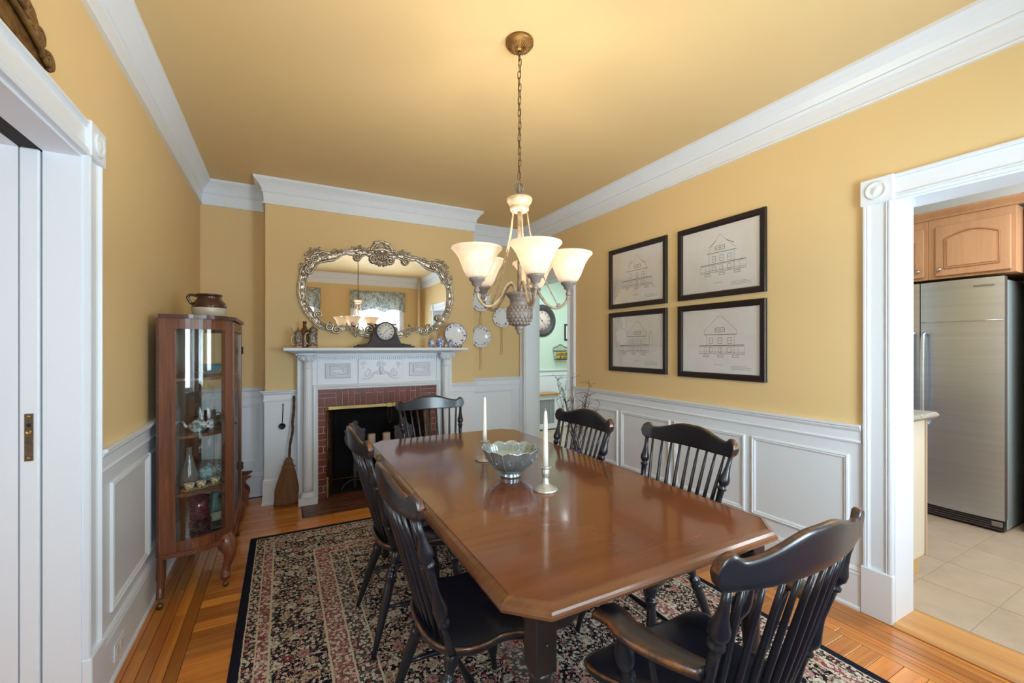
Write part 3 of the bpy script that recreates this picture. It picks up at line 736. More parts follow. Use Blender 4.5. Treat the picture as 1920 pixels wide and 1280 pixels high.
# ------------------------------------------------------------------ chairs
def seat_mb(sx=1.0, sy=1.0):
    half = [(0, -0.205), (0.10, -0.197), (0.165, -0.165), (0.203, -0.105), (0.207, -0.045), (0.196, 0.01), (0.205, 0.06), (0.232, 0.115), (0.238, 0.165), (0.205, 0.20), (0.10, 0.212)]
    full = [(x * sx, y * sy) for x, y in half] + [(0, 0.206 * sy)] + [(-x * sx, y * sy) for x, y in half[:0:-1]]
    out = [Vector((p.x, p.y)) for p in cr([(x, y, 0) for x, y in full], 4, True)]
    n = len(out); m = MB(); v = []; f = []; w = []
    def dish(x, y, r):
        d = 0.022 * max(0, 1 - r ** 2.2) * (1 if y < 0.05 else max(0, 1 - (y - 0.05) / 0.14))
        pm = 0.010 * math.exp(-(x / 0.03) ** 2) * max(0, min(1, (y - 0.0) / 0.14))
        roll = -0.012 * max(0, (y - 0.15) / 0.06) * (1 if abs(x) > 0.02 else 0.6)
        thigh = -0.010 * math.exp(-((abs(x) - 0.12) / 0.06) ** 2) * max(0, min(1, (y - 0.02) / 0.12))
        return -d + pm + roll + thigh
    rings = [(0.0, 1)] + [(r, 1) for r in (0.25, 0.5, 0.7, 0.85, 0.94, 0.985)]
    for r, _ in rings[1:]:
        for p in out: v.append((p.x * r, p.y * r, 0.447 + dish(p.x * r, p.y * r, r))); w.append(0.55 if r > 0.97 else 0.05)
    for r, z, ww in ((1.0, 0.441, 0.75), (0.998, 0.432, 0.2), (0.97, 0.418, 0.2), (0.90, 0.408, 0.1), (0.5, 0.406, 0)):
        for p in out: v.append((p.x * r, p.y * r, z + min(0, dish(p.x, p.y, 1.0)))); w.append(ww)
    R = 11
    for j in range(R - 1):
        for i in range(n): f.append((j * n + i, j * n + (i + 1) % n, (j + 1) * n + (i + 1) % n, (j + 1) * n + i))
    v.append((0, 0, 0.447 + dish(0, 0, 0))); w.append(0); c = len(v) - 1
    for i in range(n): f.append((c, (i + 1) % n, i))
    f.append(tuple((R - 1) * n + i for i in range(n)))
    m.add(v, f, None, True); m.w = w; return m
def crest_mb(hw=0.265, y0=-0.262, y1=-0.308, z0=0.0):
    # serpentine top rail with rounded ears, bent along a shallow arc
    m = MB(); NS = 56; v = []; f = []; w = []
    def sm(a, b, x): x = max(0, min(1, (x - a) / (b - a))); return x * x * (3 - 2 * x)
    def top(s):
        a = abs(s)
        if a > 0.88: return 0.900 + 0.004 + 0.036 * math.sqrt(max(0, 1 - ((a - 0.88) / 0.12) ** 2))
        return 0.960 - 0.038 * sm(0.12, 0.78, a) + 0.018 * sm(0.78, 0.88, a)
    def bot(s):
        a = abs(s)
        if a > 0.88: return 0.900 - 0.004 - 0.034 * math.sqrt(max(0, 1 - ((a - 0.88) / 0.12) ** 2))
        return 0.858 + 0.004 * sm(0.5, 0.88, a)
    for i in range(NS + 1):
        q0 = -1 + 2 * i / NS; s = 0.55 * q0 + 0.45 * math.sin(q0 * PI / 2); s = max(-1, min(1, s)); x = hw * s; yc = y1 + (y0 - y1) * s * s
        t, b = top(s) + z0, bot(s) + z0
        nx, ny = 2 * (y0 - y1) * s / hw, -1.0; L = math.hypot(nx, ny); nx, ny = nx / L, ny / L
        th = 0.0095 + 0.004 * max(0, (abs(s) - 0.8) / 0.2)
        lean = 0.10
        ring = [(-1, 0.00, 0.9), (-1, 0.07, 0.45), (-1, 0.25, 0.12), (-1, 0.55, 0.04), (-1, 0.80, 0.12), (-1, 0.93, 0.5), (-0.6, 1.0, 1.0), (0.6, 1.0, 1.0), (1, 0.93, 0.5), (1, 0.80, 0.12), (1, 0.55, 0.04), (1, 0.25, 0.12), (1, 0.07, 0.4), (0.6, 0.0, 0.6), (-0.6, 0.0, 0.6)]
        eend = max(0, (abs(s) - 0.86) / 0.14)
        for q, h, ww in ring:
            z = b + (t - b) * h; d = q * th
            v.append((x + nx * d * 1, yc + ny * d - (z - 0.90 - z0) * lean, z)); w.append(min(1, ww * 0.60 + 0.14 * eend ** 1.5))
    k = 15
    for i in range(NS):
        for j in range(k): f.append((i * k + j, (i + 1) * k + j, (i + 1) * k + (j + 1) % k, i * k + (j + 1) % k))
    f += [tuple(range(k)), tuple(NS * k + j for j in range(k - 1, -1, -1))]
    m.add(v, f, None, True); m.w = w; return m
def turned(a, b, prof, n=12, wear=0.0):
    M, L = along(a, b); m = MB(); m.lathe([(r, t * L) for t, r in prof], n, M); m.w = [wear + (0.25 if False else 0)] * len(m.v); return m
POST = [(0, 0.0135), (0.05, 0.0135), (0.16, 0.0105), (0.225, 0.012), (0.235, 0.018), (0.25, 0.018), (0.262, 0.0125), (0.275, 0.013), (0.30, 0.020), (0.34, 0.0225), (0.40, 0.0165), (0.48, 0.011), (0.60, 0.0125), (0.665, 0.0135), (0.675, 0.0185), (0.69, 0.0185), (0.70, 0.013), (0.715, 0.0145), (0.74, 0.0215), (0.775, 0.022), (0.83, 0.0145), (0.90, 0.010), (1.0, 0.0095)]
RLEG = [(0, 0.016), (0.04, 0.021), (0.10, 0.022), (0.14, 0.014), (0.165, 0.014), (0.18, 0.022), (0.21, 0.023), (0.225, 0.017), (0.24, 0.023), (0.275, 0.024), (0.30, 0.0195), (0.34, 0.0205), (0.55, 0.0185), (0.8, 0.0145), (1.0, 0.0105)]
FLEG = [(0, 0.016), (0.05, 0.023), (0.10, 0.024), (0.15, 0.015), (0.17, 0.015), (0.18, 0.022), (0.21, 0.022), (0.225, 0.015), (0.26, 0.0165), (0.40, 0.021), (0.52, 0.016), (0.60, 0.0125), (0.66, 0.017), (0.72, 0.022), (0.78, 0.021), (0.84, 0.014), (0.92, 0.0115), (1.0, 0.012)]
SPIN = [(0, 0.0062), (0.25, 0.0082), (0.5, 0.0085), (0.8, 0.0068), (1.0, 0.0055)]
STR = [(0, 0.007), (0.2, 0.009), (0.42, 0.013), (0.5, 0.0145), (0.58, 0.013), (0.8, 0.009), (1, 0.007)]
def make_chair(label, group, arms=False):
    t = thing('armchair' if arms else 'windsor_chair', label, 'armchair' if arms else 'chair', (0, 0, 0), 0, group)
    k = 1.04 if arms else 1.0
    seat_mb(k, 1.0).build('seat', CHAIR, t)
    crest_mb(0.272 if arms else 0.265).build('crest_rail', CHAIR, t)
    for s in (-1, 1):
        turned((s * 0.186 * k, -0.150, 0.435), (s * 0.238, -0.268, 0.868), POST, 14, 0.10).build('post', CHAIR, t)
        rt, rf = (s * 0.135, -0.125, 0.412), (s * 0.215, -0.245, 0.0)
        ft, ff = (s * 0.165, 0.120, 0.410), (s * 0.228, 0.190, 0.0)
        turned(rt, rf, RLEG, 14, 0.08).build('leg', CHAIR, t)
        turned(ft, ff, FLEG, 14, 0.08).build('leg', CHAIR, t)
        a = Vector(rt).lerp(Vector(rf), 0.55); b = Vector(ft).lerp(Vector(ff), 0.60)
        turned(a, b, STR, 10, 0.08).build('stretcher', CHAIR, t)
        if s == -1: mid1 = (a + b) / 2
        else: turned(mid1, (a + b) / 2, STR, 10, 0.08).build('stretcher', CHAIR, t)
    N = 9
    for i in range(N):
        u = -1 + 2 * i / (N - 1); xb = 0.150 * u * k; xt = 0.204 * u
        yb = -0.180 + 0.024 * u * u; yt = -0.307 + 0.046 * (xt / 0.265) ** 2
        turned((xb, yb, 0.436), (xt, yt + 0.004, 0.868), SPIN, 10, 0.05).build('spindle', CHAIR, t)
    if arms:
        for s in (-1, 1):
            pth = cr([(s * 0.222, -0.205, 0.655), (s * 0.262, -0.14, 0.664), (s * 0.288, -0.06, 0.670), (s * 0.282, 0.00, 0.672), (s * 0.286, 0.045, 0.668)], 6)
            m = MB(); v = []; f = []; w = []
            for i, p in enumerate(pth):
                q = i / (len(pth) - 1)
                hw = 0.026 + 0.010 * math.sin(q * PI) + (0.014 * max(0, (q - 0.7) / 0.3) if q > 0.7 else 0) - (0.016 if i == len(pth) - 1 else 0); th = 0.013
                for a, h, ww in ((-1, -0.5, 0.5), (-1, 0.4, 1.0), (-0.85, 1, 0.7), (0, 1.05, 0.15), (0.85, 1, 0.7), (1, 0.4, 1.0), (1, -0.5, 0.5), (0.6, -1, 0.1), (-0.6, -1, 0.1)):
                    v.append((p.x + a * hw, p.y, p.z + h * th)); w.append(ww * 0.8)
            k9 = 9
            for i in range(len(pth) - 1):
                for j in range(k9): f.append((i * k9 + j, (i + 1) * k9 + j, (i + 1) * k9 + (j + 1) % k9, i * k9 + (j + 1) % k9))
            f += [tuple(range(k9)), tuple((len(pth) - 1) * k9 + j for j in range(k9))]
            m.add(v, f, None, True); m.w = w; m.build('arm', CHAIR, t)
            turned((s * 0.196, 0.045, 0.440), (s * 0.276, -0.005, 0.662), [(0, 0.013), (0.10, 0.014), (0.16, 0.021), (0.22, 0.021), (0.25, 0.015), (0.28, 0.018), (0.31, 0.015), (0.34, 0.018), (0.46, 0.026), (0.56, 0.025), (0.72, 0.016), (0.88, 0.011), (1, 0.011)], 16, 0.08).build('arm_post', CHAIR, t)
            turned((s * 0.198, -0.06, 0.440), (s * 0.274, -0.10, 0.660), SPIN, 10, 0.05).build('spindle', CHAIR, t)
    return t
GRP = 'black windsor chairs round the dining table'
ch = make_chair('black windsor side chair on the left of the table, nearest the camera', GRP)
ch.location = (0.585, 1.375, RUGZ + 0.0045); ch.rotation_euler = (0, 0, -R90)
dup(ch, (0.585, 2.105, RUGZ + 0.0045), -R90, 'black windsor side chair on the left of the table, farther one beside the fireplace')
dup(ch, (0.990, 2.885, RUGZ + 0.0045), PI, 'black windsor side chair at the far end of the table before the brick fireplace')
dup(ch, (1.300, 2.045, RUGZ + 0.0045), R90, 'black windsor side chair on the right of the table in front of the dried branches')
dup(ch, (1.415, 1.405, RUGZ + 0.0045), R90, 'black windsor side chair on the right of the table against the white panelling')
ac = make_chair('black windsor armchair with worn edges at the near end of the table', GRP, True)
ac.location = (0.998, 0.800, RUGZ + 0.0045)

# ------------------------------------------------------------------ rug
RX0, RX1, RY0, RY1 = -0.20, 2.14, 0.30, 3.49
def rug_mat():
    t = NT('persian_rug_pile'); tc = t.n('ShaderNodeTexCoord'); v = tc.outputs['Object']
    sp = t.n('ShaderNodeSeparateXYZ', {0: v}); x, y = sp.outputs[0], sp.outputs[1]
    wob = t.n('ShaderNodeTexNoise', {'Vector': v, 'Scale': 40.0, 'Detail': 1.0})
    hx, hy = (RX1 - RX0) / 2, (RY1 - RY0) / 2
    dx = t.m_('SUBTRACT', hx, t.m_('ABSOLUTE', x)); dy = t.m_('SUBTRACT', hy, t.m_('ABSOLUTE', y))
    d = t.m_('ADD', t.m_('MINIMUM', dx, dy), t.m_('MULTIPLY_ADD', wob.outputs['Fac'], 0.008, -0.004))
    BLK = rgb(22, 20, 30); CRM = rgb(226, 214, 196); PNK = rgb(196, 138, 134); RED = rgb(138, 46, 54); GRN = rgb(86, 98, 88); TAN = rgb(194, 170, 142)
    # small repeated flowers
    dist = t.n('ShaderNodeTexNoise', {'Vector': v, 'Scale': 14.0, 'Detail': 2.0})
    vv = t.n('ShaderNodeVectorMath', operation='MULTIPLY_ADD'); t.t.links.new(dist.outputs['Color'], vv.inputs[0]); vv.inputs[1].default_value = (0.035, 0.035, 0); t.t.links.new(v, vv.inputs[2])
    def flowers(scale, r1, r2):
        vo = t.n('ShaderNodeTexVoronoi', {'Vector': vv.outputs[0], 'Scale': scale}, voronoi_dimensions='2D')
        pick = t.n('ShaderNodeSeparateColor', {0: vo.outputs['Color']}).outputs[0]
        c = t.ramp(pick, [(0, CRM), (0.34, PNK), (0.52, TAN), (0.70, RED), (0.78, CRM), (0.94, GRN)], 'CONSTANT')
        ring = t.ramp(vo.outputs['Distance'], [(0, (1, 1, 1, 1)), (r1 * 0.3, (0, 0, 0, 1)), (r1 * 0.55, (1, 1, 1, 1)), (r1, (1, 1, 1, 1)), (r2, (0, 0, 0, 1))])
        return c, ring
    fc, fr = flowers(50.0, 0.27, 0.35)
    fc2, fr2 = flowers(11.0, 0.22, 0.27)
    fcg, frg = flowers(58.0, 0.34, 0.44)
    def vines(scale, w, off):
        nz = t.n('ShaderNodeTexNoise', {'Vector': t.n('ShaderNodeVectorMath', {0: v, 1: (off, off, 0)}, operation='ADD').outputs[0], 'Scale': scale, 'Detail': 1.5, 'Distortion': 1.2})
        a = t.m_('ABSOLUTE', t.m_('SUBTRACT', nz.outputs['Fac'], 0.5))
        return t.m_('LESS_THAN', a, w)
    vn = vines(13.0, 0.012, 3.1); vn2 = vines(26.0, 0.013, 9.7)
    def floral(ground, fine_only=False):
        c = t.mix(t.m_('MULTIPLY', vn2, 0.8), ground, CRM)
        c = t.mix(frg, c, fcg) if fine_only else t.mix(fr, c, fc)
        if not fine_only:
            c = t.mix(vn, c, TAN); c = t.mix(t.m_('MULTIPLY', fr2, 0.85), c, t.mix(t.m_('MULTIPLY', fr, 0.7), fc2, BLK))
        return c
    field_r = t.m_('SQRT', t.m_('ADD', t.m_('POWER', t.m_('DIVIDE', x, 0.62), 2.0), t.m_('POWER', t.m_('DIVIDE', y, 0.95), 2.0)))
    lob = t.n('ShaderNodeTexNoise', {'Vector': v, 'Scale': 3.2, 'Detail': 0.0})
    md = t.m_('ADD', field_r, t.m_('MULTIPLY_ADD', lob.outputs['Fac'], 0.9, -0.45))
    ground = t.ramp(md, [(0.0, rgb(96, 90, 84)), (0.34, rgb(96, 90, 84)), (0.36, RED), (0.39, BLK)], 'CONSTANT')
    field = floral(ground)
    c = field
    band = lambda lo, hi: t.m_('MULTIPLY', t.m_('GREATER_THAN', d, lo), t.m_('LESS_THAN', d, hi))
    main = floral(BLK)
    guard = floral(rgb(128, 78, 80), True); guard2 = floral(rgb(44, 38, 42), True); guard3 = floral(rgb(62, 60, 58), True)
    c = t.mix(band(0.47, 0.555), c, guard3)
    c = t.mix(band(0.385, 0.465), c, guard)
    c = t.mix(band(0.15, 0.375), c, main)
    c = t.mix(band(0.095, 0.142), c, guard)
    c = t.mix(band(0.045, 0.09), c, guard2)
    for lo, hi in ((0.555, 0.563), (0.464, 0.472), (0.374, 0.384), (0.141, 0.15), (0.089, 0.095), (0.040, 0.046)):
        c = t.mix(band(lo, hi), c, rgb(206, 190, 164))
    c = t.mix(t.m_('LESS_THAN', d, 0.040), c, rgb(22, 24, 38))
    hs = t.n('ShaderNodeTexNoise', {'Vector': v, 'Scale': 500.0, 'Detail': 1.0})
    c = t.mix(t.m_('MULTIPLY', hs.outputs['Fac'], 0.22), c, BLK)
    b = t.bsdf(Base_Color=c, Roughness=0.95, Specular_IOR_Level=0.15)
    bp = t.n('ShaderNodeBump', {'Height': hs.outputs['Fac'], 'Strength': 0.4, 'Distance': 0.004}); t.t.links.new(bp.outputs[0], b.inputs['Normal'])
    return t.m
rg = MB().bbox(-(RX1 - RX0) / 2, (RX1 - RX0) / 2, -(RY1 - RY0) / 2, (RY1 - RY0) / 2, 0.0005, RUGZ, 0.004).build('rug', rug_mat())
rg.location = ((RX0 + RX1) / 2, (RY0 + RY1) / 2, 0)
tag(rg, 'black, red and cream patterned wool rug under the dining table', 'rug')
# ------------------------------------------------------------------ chandelier
CHX, CHY = 0.980, 1.757
IVORY = mat('weathered_ivory_metal', rgb(196, 172, 134), 0.5, 0.15, noise=(30, 0.45), c2=rgb(126, 106, 88), bump=(80, 0.2))
PEWT = mat('weathered_grey_brown_metal', rgb(150, 136, 126), 0.5, 0.2, noise=(40, 0.35), bump=(90, 0.2))
BRONZ = mat('bronze_chain', rgb(112, 84, 58), 0.4, 0.8)
GOLDB = mat('antique_gold_canopy', rgb(164, 122, 68), 0.4, 0.7, noise=(30, 0.35))
def shade_mat():
    t = NT('lit_alabaster_glass')
    v = t.coord('Object'); nz = t.n('ShaderNodeTexNoise', {'Vector': v, 'Scale': 9.0, 'Detail': 3.0, 'Distortion': 1.5})
    c = t.ramp(nz.outputs['Fac'], [(0.3, rgb(238, 222, 196)), (0.62, rgb(246, 238, 224))])
    tr = t.n('ShaderNodeBsdfTranslucent', {'Color': c}); df = t.n('ShaderNodeBsdfPrincipled', {'Base Color': c, 'Roughness': 0.3})
    mx = t.n('ShaderNodeMixShader', {0: 0.66, 1: tr.outputs[0], 2: df.outputs[0]})
    em = t.n('ShaderNodeEmission', {'Color': c, 'Strength': 0.10})
    ad = t.n('ShaderNodeAddShader', {0: mx.outputs[0], 1: em.outputs[0]}); t.t.links.new(ad.outputs[0], t.out.inputs[0]); return t.m
SHADE = shade_mat()
cd = thing('chandelier', 'five-light chandelier with white glass bowl shades hanging over the table', 'chandelier', (CHX, CHY, 0))
cn = MB().lathe([(0.0, 2.738), (0.016, 2.739), (0.02, 2.744), (0.052, 2.756), (0.060, 2.768), (0.066, 2.770), (0.066, 2.785), (0.0, 2.785)], 36).build('canopy', GOLDB, cd)
for i in range(24):
    a = 2 * PI * i / 24
    MB().tube([(0.020 * math.cos(a), 0.020 * math.sin(a), 2.742), (0.036 * math.cos(a), 0.036 * math.sin(a), 2.748), (0.052 * math.cos(a), 0.052 * math.sin(a), 2.755)], [0.0018, 0.003, 0.0035], 6).build('rib', GOLDB, cn)
MB().lathe([(0.006, 2.722), (0.009, 2.726), (0.009, 2.738), (0.006, 2.74)], 12).build('canopy_loop', BRONZ, cd)
# chain of links
link = MB(); pts = []
for i in range(16):
    a = 2 * PI * i / 16; pts.append((0.0075 * math.cos(a), 0, (0.010 if math.sin(a) > 0 else -0.010) + 0.0085 * math.sin(a)))
link.tube(pts, 0.0019, 6, None, True); lme = link.mesh('chain_link', BRONZ)
z = 2.715; i = 0
while z > 2.125:
    inst(lme, 'chain_link', cd, (0.002 * math.sin(i * 1.3), 0.002 * math.cos(i * 1.7), z), (0, 0, (R90 if i % 2 else 0) + 0.6)); z -= 0.0295; i += 1
MB().tube(cr([(0.003 * math.sin(k * 1.1), 0.004 * math.cos(k * 1.6), 2.73 - k * 0.0466) for k in range(14)], 4), 0.0016, 6).build('cord', mat('brown_cord', rgb(74, 52, 36), 0.6), cd)
# crown-shaped loop, fluted collar, stem
for i in range(5):
    a = 2 * PI * i / 5 + 0.3; c, s = math.cos(a), math.sin(a)
    MB().tube(cr([(0.010 * c, 0.010 * s, 2.055), (0.012 * c, 0.012 * s, 2.075), (0.021 * c, 0.021 * s, 2.098), (0.018 * c, 0.018 * s, 2.108), (0.004 * c, 0.004 * s, 2.118)], 5), 0.0032, 6).build('loop_strap', PEWT, cd)
MB().lathe([(0.0, 2.048), (0.058, 2.050), (0.061, 2.044), (0.056, 2.030), (0.047, 2.016), (0.043, 2.010), (0.044, 2.004), (0.045, 1.992), (0.040, 1.986), (0.012, 1.984), (0.0, 1.984)], 40, None, True, True, lambda a, z: 1 + (0.03 * math.cos(a * 20) if 2.012 < z < 2.04 else 0)).build('collar', IVORY, cd)
MB().lathe([(0.0095, 1.59), (0.0095, 1.99)], 14).build('stem', IVORY, cd)
bw_ = MB().lathe([(0.0, 1.600), (0.040, 1.601), (0.064, 1.603), (0.067, 1.598), (0.056, 1.585), (0.046, 1.570), (0.046, 1.560), (0.042, 1.557), (0.050, 1.545), (0.060, 1.520), (0.063, 1.502), (0.058, 1.478), (0.046, 1.458), (0.030, 1.447), (0.0, 1.446)], 36).build('bowl', PEWT, cd)
for r in range(6):
    for i in range(18):
        a = 2 * PI * (i + 0.5 * (r % 2)) / 18; zz = 1.532 - r * 0.0145; rr = (0.0575, 0.0605, 0.0615, 0.0605, 0.056, 0.049)[r]
        if r == 0 and i == 0: dot = MB().sphere((0, 0, 0), 0.0090, 6, 4, None, (1, 0.2, 0.9)).mesh('diamond_boss', PEWT)
        inst(dot, 'diamond_boss', bw_, (rr * math.cos(a), rr * math.sin(a), zz), (0, 0, a + R90))
MB().lathe([(0.0, 1.408), (0.010, 1.411), (0.013, 1.420), (0.011, 1.426), (0.019, 1.432), (0.021, 1.440), (0.019, 1.448), (0.026, 1.452), (0.0, 1.453)], 20).build('finial', PEWT, cd)
shade_prof = [(0.030, 1.655), (0.036, 1.652), (0.046, 1.662), (0.060, 1.688), (0.070, 1.715), (0.080, 1.740), (0.094, 1.762), (0.106, 1.775), (0.112, 1.781), (0.1115, 1.786), (0.108, 1.785), (0.101, 1.777), (0.090, 1.763), (0.077, 1.741), (0.067, 1.716), (0.057, 1.690), (0.043, 1.666), (0.030, 1.659)]
rsh = 0.229
sme = MB().lathe([(r, z - 1.655) for r, z in shade_prof], 36, None, True, False).mesh('shade', SHADE)
cme = MB().lathe([(0.0, -0.068), (0.010, -0.066), (0.0135, -0.056), (0.010, -0.046), (0.008, -0.042), (0.020, -0.034), (0.024, -0.020), (0.033, -0.014), (0.036, -0.006), (0.036, 0.0), (0.0, 0.001)], 24).mesh('cup', PEWT)
bme = MB().lathe([(0.0, 0.0), (0.012, 0.001), (0.013, 0.02), (0.021, 0.045), (0.024, 0.060), (0.018, 0.078), (0.0, 0.085)], 16).mesh('bulb', mat('white_bulb', rgb(255, 244, 224), 0.4))
for i in range(5):
    a = math.radians(-28.15 - 2 + 72 * i); c, s = math.cos(a), math.sin(a)
    P = lambda r, z: (r * c, r * s, z)
    pth = cr([P(0.024, 1.585), P(0.028, 1.625), P(0.048, 1.648), P(0.075, 1.632), P(0.105, 1.580), P(0.145, 1.538), P(0.185, 1.534), P(0.215, 1.556), P(rsh, 1.590)], 6)
    MB().tube(pth, 0.0065, 10).build('arm', IVORY, cd)
    cpo = inst(cme, 'cup', cd, P(rsh, 1.655)); inst(sme, 'shade', cd, P(rsh, 1.655)); inst(bme, 'bulb', cd, P(rsh, 1.657))
    r0, r1 = Vector(P(0.036, 1.986)), Vector(P(0.178, 1.548)); pp = []
    for q in range(25):
        t_ = q / 24; w = r0.lerp(r1, t_); sag = -0.028 * math.sin(PI * t_) ; pp.append((w.x + sag * c, w.y + sag * s, w.z))
    MB().tube(pp, [0.0034 if q % 2 else 0.0024 for q in range(25)], 6).build('rope_rod', IVORY, cd)
    MB().bbox(-0.008, 0.008, -0.008, 0.008, -0.008, 0.008, 0.002, T(*P(0.182, 1.545)) @ RZ(a)).build('clamp', PEWT, cd)
    ld_ = bpy.data.lights.new('chandelier_bulb', 'POINT'); ld_.energy = 6.2; ld_.color = (1.0, 0.93, 0.81); ld_.shadow_soft_size = 0.03
    lo = bpy.data.objects.new('chandelier_bulb', ld_); COL.objects.link(lo); lo.parent = cd; lo.location = P(rsh, 1.765)

# ------------------------------------------------------------------ on the table
PEW = mat('polished_pewter', rgb(190, 212, 222), 0.16, 0.8, noise=(25, 0.12))
BX, BY = 0.931, 1.752
bo = thing('bowl', 'scalloped polished metal bowl with rope ribs in the middle of the table', 'bowl', (BX, BY, TZ))
def scal(a, z): return 1 + 0.055 * abs(math.cos(a * 6)) * max(0, (z - 0.03) / 0.105) - 0.03
m = MB(); prof = [(0.046, 0.0), (0.050, 0.003), (0.049, 0.010), (0.044, 0.018), (0.050, 0.026), (0.075, 0.040), (0.098, 0.060), (0.115, 0.085), (0.125, 0.108), (0.131, 0.127), (0.134, 0.131), (0.131, 0.131), (0.126, 0.125), (0.119, 0.106), (0.108, 0.085), (0.092, 0.064), (0.070, 0.045), (0.04, 0.034), (0.0, 0.031)]
v = []; f = []; n = 96
for (r, z) in prof:
    for i in range(n):
        a = 2 * PI * i / n; k = scal(a, z); zz = z + (0.010 * (abs(math.cos(a * 6)) - 0.5) if z > 0.12 else 0)
        v.append((r * k * math.cos(a), r * k * math.sin(a), zz))
for j in range(len(prof) - 1):
    for i in range(n): f.append((j * n + i, j * n + (i + 1) % n, (j + 1) * n + (i + 1) % n, (j + 1) * n + i))
f.append(tuple(range(n - 1, -1, -1)))
m.add(v, f, None, True).build('bowl_body', PEW, bo)
for i in range(12):
    a = 2 * PI * (i + 0.5) / 12; pts = []
    for (r, z) in cr([(p[0], p[1], 0) for p in prof[4:10]], 5) and [(q.x, q.y) for q in cr([(p[0], p[1], 0) for p in prof[4:10]], 5)]:
        k = scal(a, z); pts.append(((r * k + 0.001) * math.cos(a), (r * k + 0.001) * math.sin(a), z))
    MB().tube(pts, [0.0038 if q % 2 else 0.0026 for q in range(len(pts))], 6).build('rope_rib', PEW, bo)
    b = 2 * PI * i / 12
    M = T(0.1165 * math.cos(b), 0.1165 * math.sin(b), 0.088) @ RZ(b + R90) @ RX(0.3)
    s_ = 0.011
    MB().tube([(s_, 0, 0), (0, 0, s_ * 1.1), (-s_, 0, 0), (0, 0, -s_ * 1.1)], 0.0022, 6, M, True).build('diamond_ornament', PEW, bo)
TAR = mat('silver_candlestick', rgb(210, 208, 202), 0.3, 0.6, noise=(50, 0.3))
CANW = mat('ivory_wax', rgb(240, 236, 224), 0.45)
def candle(x, y, l1, l2):
    st = tag(MB().lathe([(0.052, 0), (0.053, 0.004), (0.049, 0.010), (0.034, 0.018), (0.018, 0.026), (0.014, 0.036), (0.016, 0.044), (0.010, 0.050), (0.013, 0.056), (0.0165, 0.066), (0.0165, 0.086), (0.014, 0.090), (0.024, 0.095), (0.026, 0.098), (0.024, 0.100), (0.0, 0.099)], 28).build('candlestick', TAR), l1, 'candlestick', 'candlesticks on the table')
    st.location = (x, y, TZ)
    c = thing('candle', l2, 'candle', (x, y, TZ + 0.0993), 0, 'taper candles on the table')
    MB().lathe([(0.0115, 0), (0.0110, 0.06), (0.0085, 0.19), (0.0070, 0.222), (0.003, 0.232), (0.0, 0.233)], 18).build('wax', CANW, c)
    MB().tube([(0, 0, 0.231), (0.001, 0, 0.241)], 0.0009, 5).build('wick', mat('white_wick', rgb(220, 210, 196), 0.8), c)
candle(0.968, 1.512, 'silver candlestick on the table in front of the metal bowl', 'ivory taper candle standing in front of the metal bowl')
candle(0.943, 2.070, 'silver candlestick on the table behind the metal bowl', 'ivory taper candle standing behind the metal bowl')

# ------------------------------------------------------------------ mirror over the mantel
MCX, MY = 0.835, YC
mr = thing('ornate_mirror', 'wide oval mirror in an ornate silver scrollwork frame above the mantel', 'mirror', (MCX, MY, 0))
inner = [(0, 2.140), (-0.045, 2.172), (-0.138, 2.204), (-0.211, 2.182), (-0.292, 2.200), (-0.352, 2.184), (-0.421, 2.132), (-0.489, 2.115), (-0.550, 2.090), (-0.590, 2.023), (-0.638, 1.960), (-0.654, 1.854), (-0.645, 1.762), (-0.616, 1.691), (-0.575, 1.641), (-0.542, 1.601), (-0.489, 1.560), (-0.421, 1.530), (-0.372, 1.548), (-0.292, 1.545), (-0.190, 1.512), (-0.10, 1.49), (0, 1.485)]
outer = [(0, 2.300), (-0.100, 2.275), (-0.200, 2.285), (-0.272, 2.262), (-0.372, 2.240), (-0.431, 2.208), (-0.499, 2.222), (-0.590, 2.195), (-0.645, 2.125), (-0.695, 2.050), (-0.715, 1.961), (-0.728, 1.849), (-0.714, 1.748), (-0.680, 1.668), (-0.622, 1.582), (-0.556, 1.520), (-0.489, 1.496), (-0.435, 1.470), (-0.392, 1.478), (-0.312, 1.500), (-0.212, 1.455), (-0.11, 1.43), (0, 1.42)]
def fullloop(h): return h + [(-x, z) for x, z in h[-2:0:-1]]
I = [(p.x, p.y) for p in cr([(x, z, 0) for x, z in fullloop(inner)], 5, True)]; O = [(p.x, p.y) for p in cr([(x, z, 0) for x, z in fullloop(outer)], 5, True)]
n = len(I); v = []; f = []
sec = [(0.0, 0.006), (0.0, 0.020), (0.06, 0.028), (0.14, 0.028), (0.20, 0.018), (0.35, 0.022), (0.5, 0.026), (0.65, 0.022), (0.82, 0.018), (0.88, 0.030), (0.96, 0.030), (1.0, 0.020), (1.0, 0.002)]
k = len(sec)
for i in range(n):
    for q, h in sec:
        bumpy = 0.004 * math.sin(i * 1.7) * (1 if 0.3 < q < 0.7 else 0)
        v.append((I[i][0] + (O[i][0] - I[i][0]) * q, -h - bumpy, I[i][1] + (O[i][1] - I[i][1]) * q))
for i in range(n):
    i2 = (i + 1) % n
    for j in range(k - 1): f.append((i * k + j, i2 * k + j, i2 * k + j + 1, i * k + j + 1))
    f.append((i * k + k - 1, i2 * k + k - 1, i2 * k, i * k))
MB().add(v, f, None, True).build('frame_band', SILVER, mr)
MB().prism([(x * 1.01, z) for x, z in I], 0.004, 0.008, RX(R90)).build('mirror_glass', MIRR, mr)
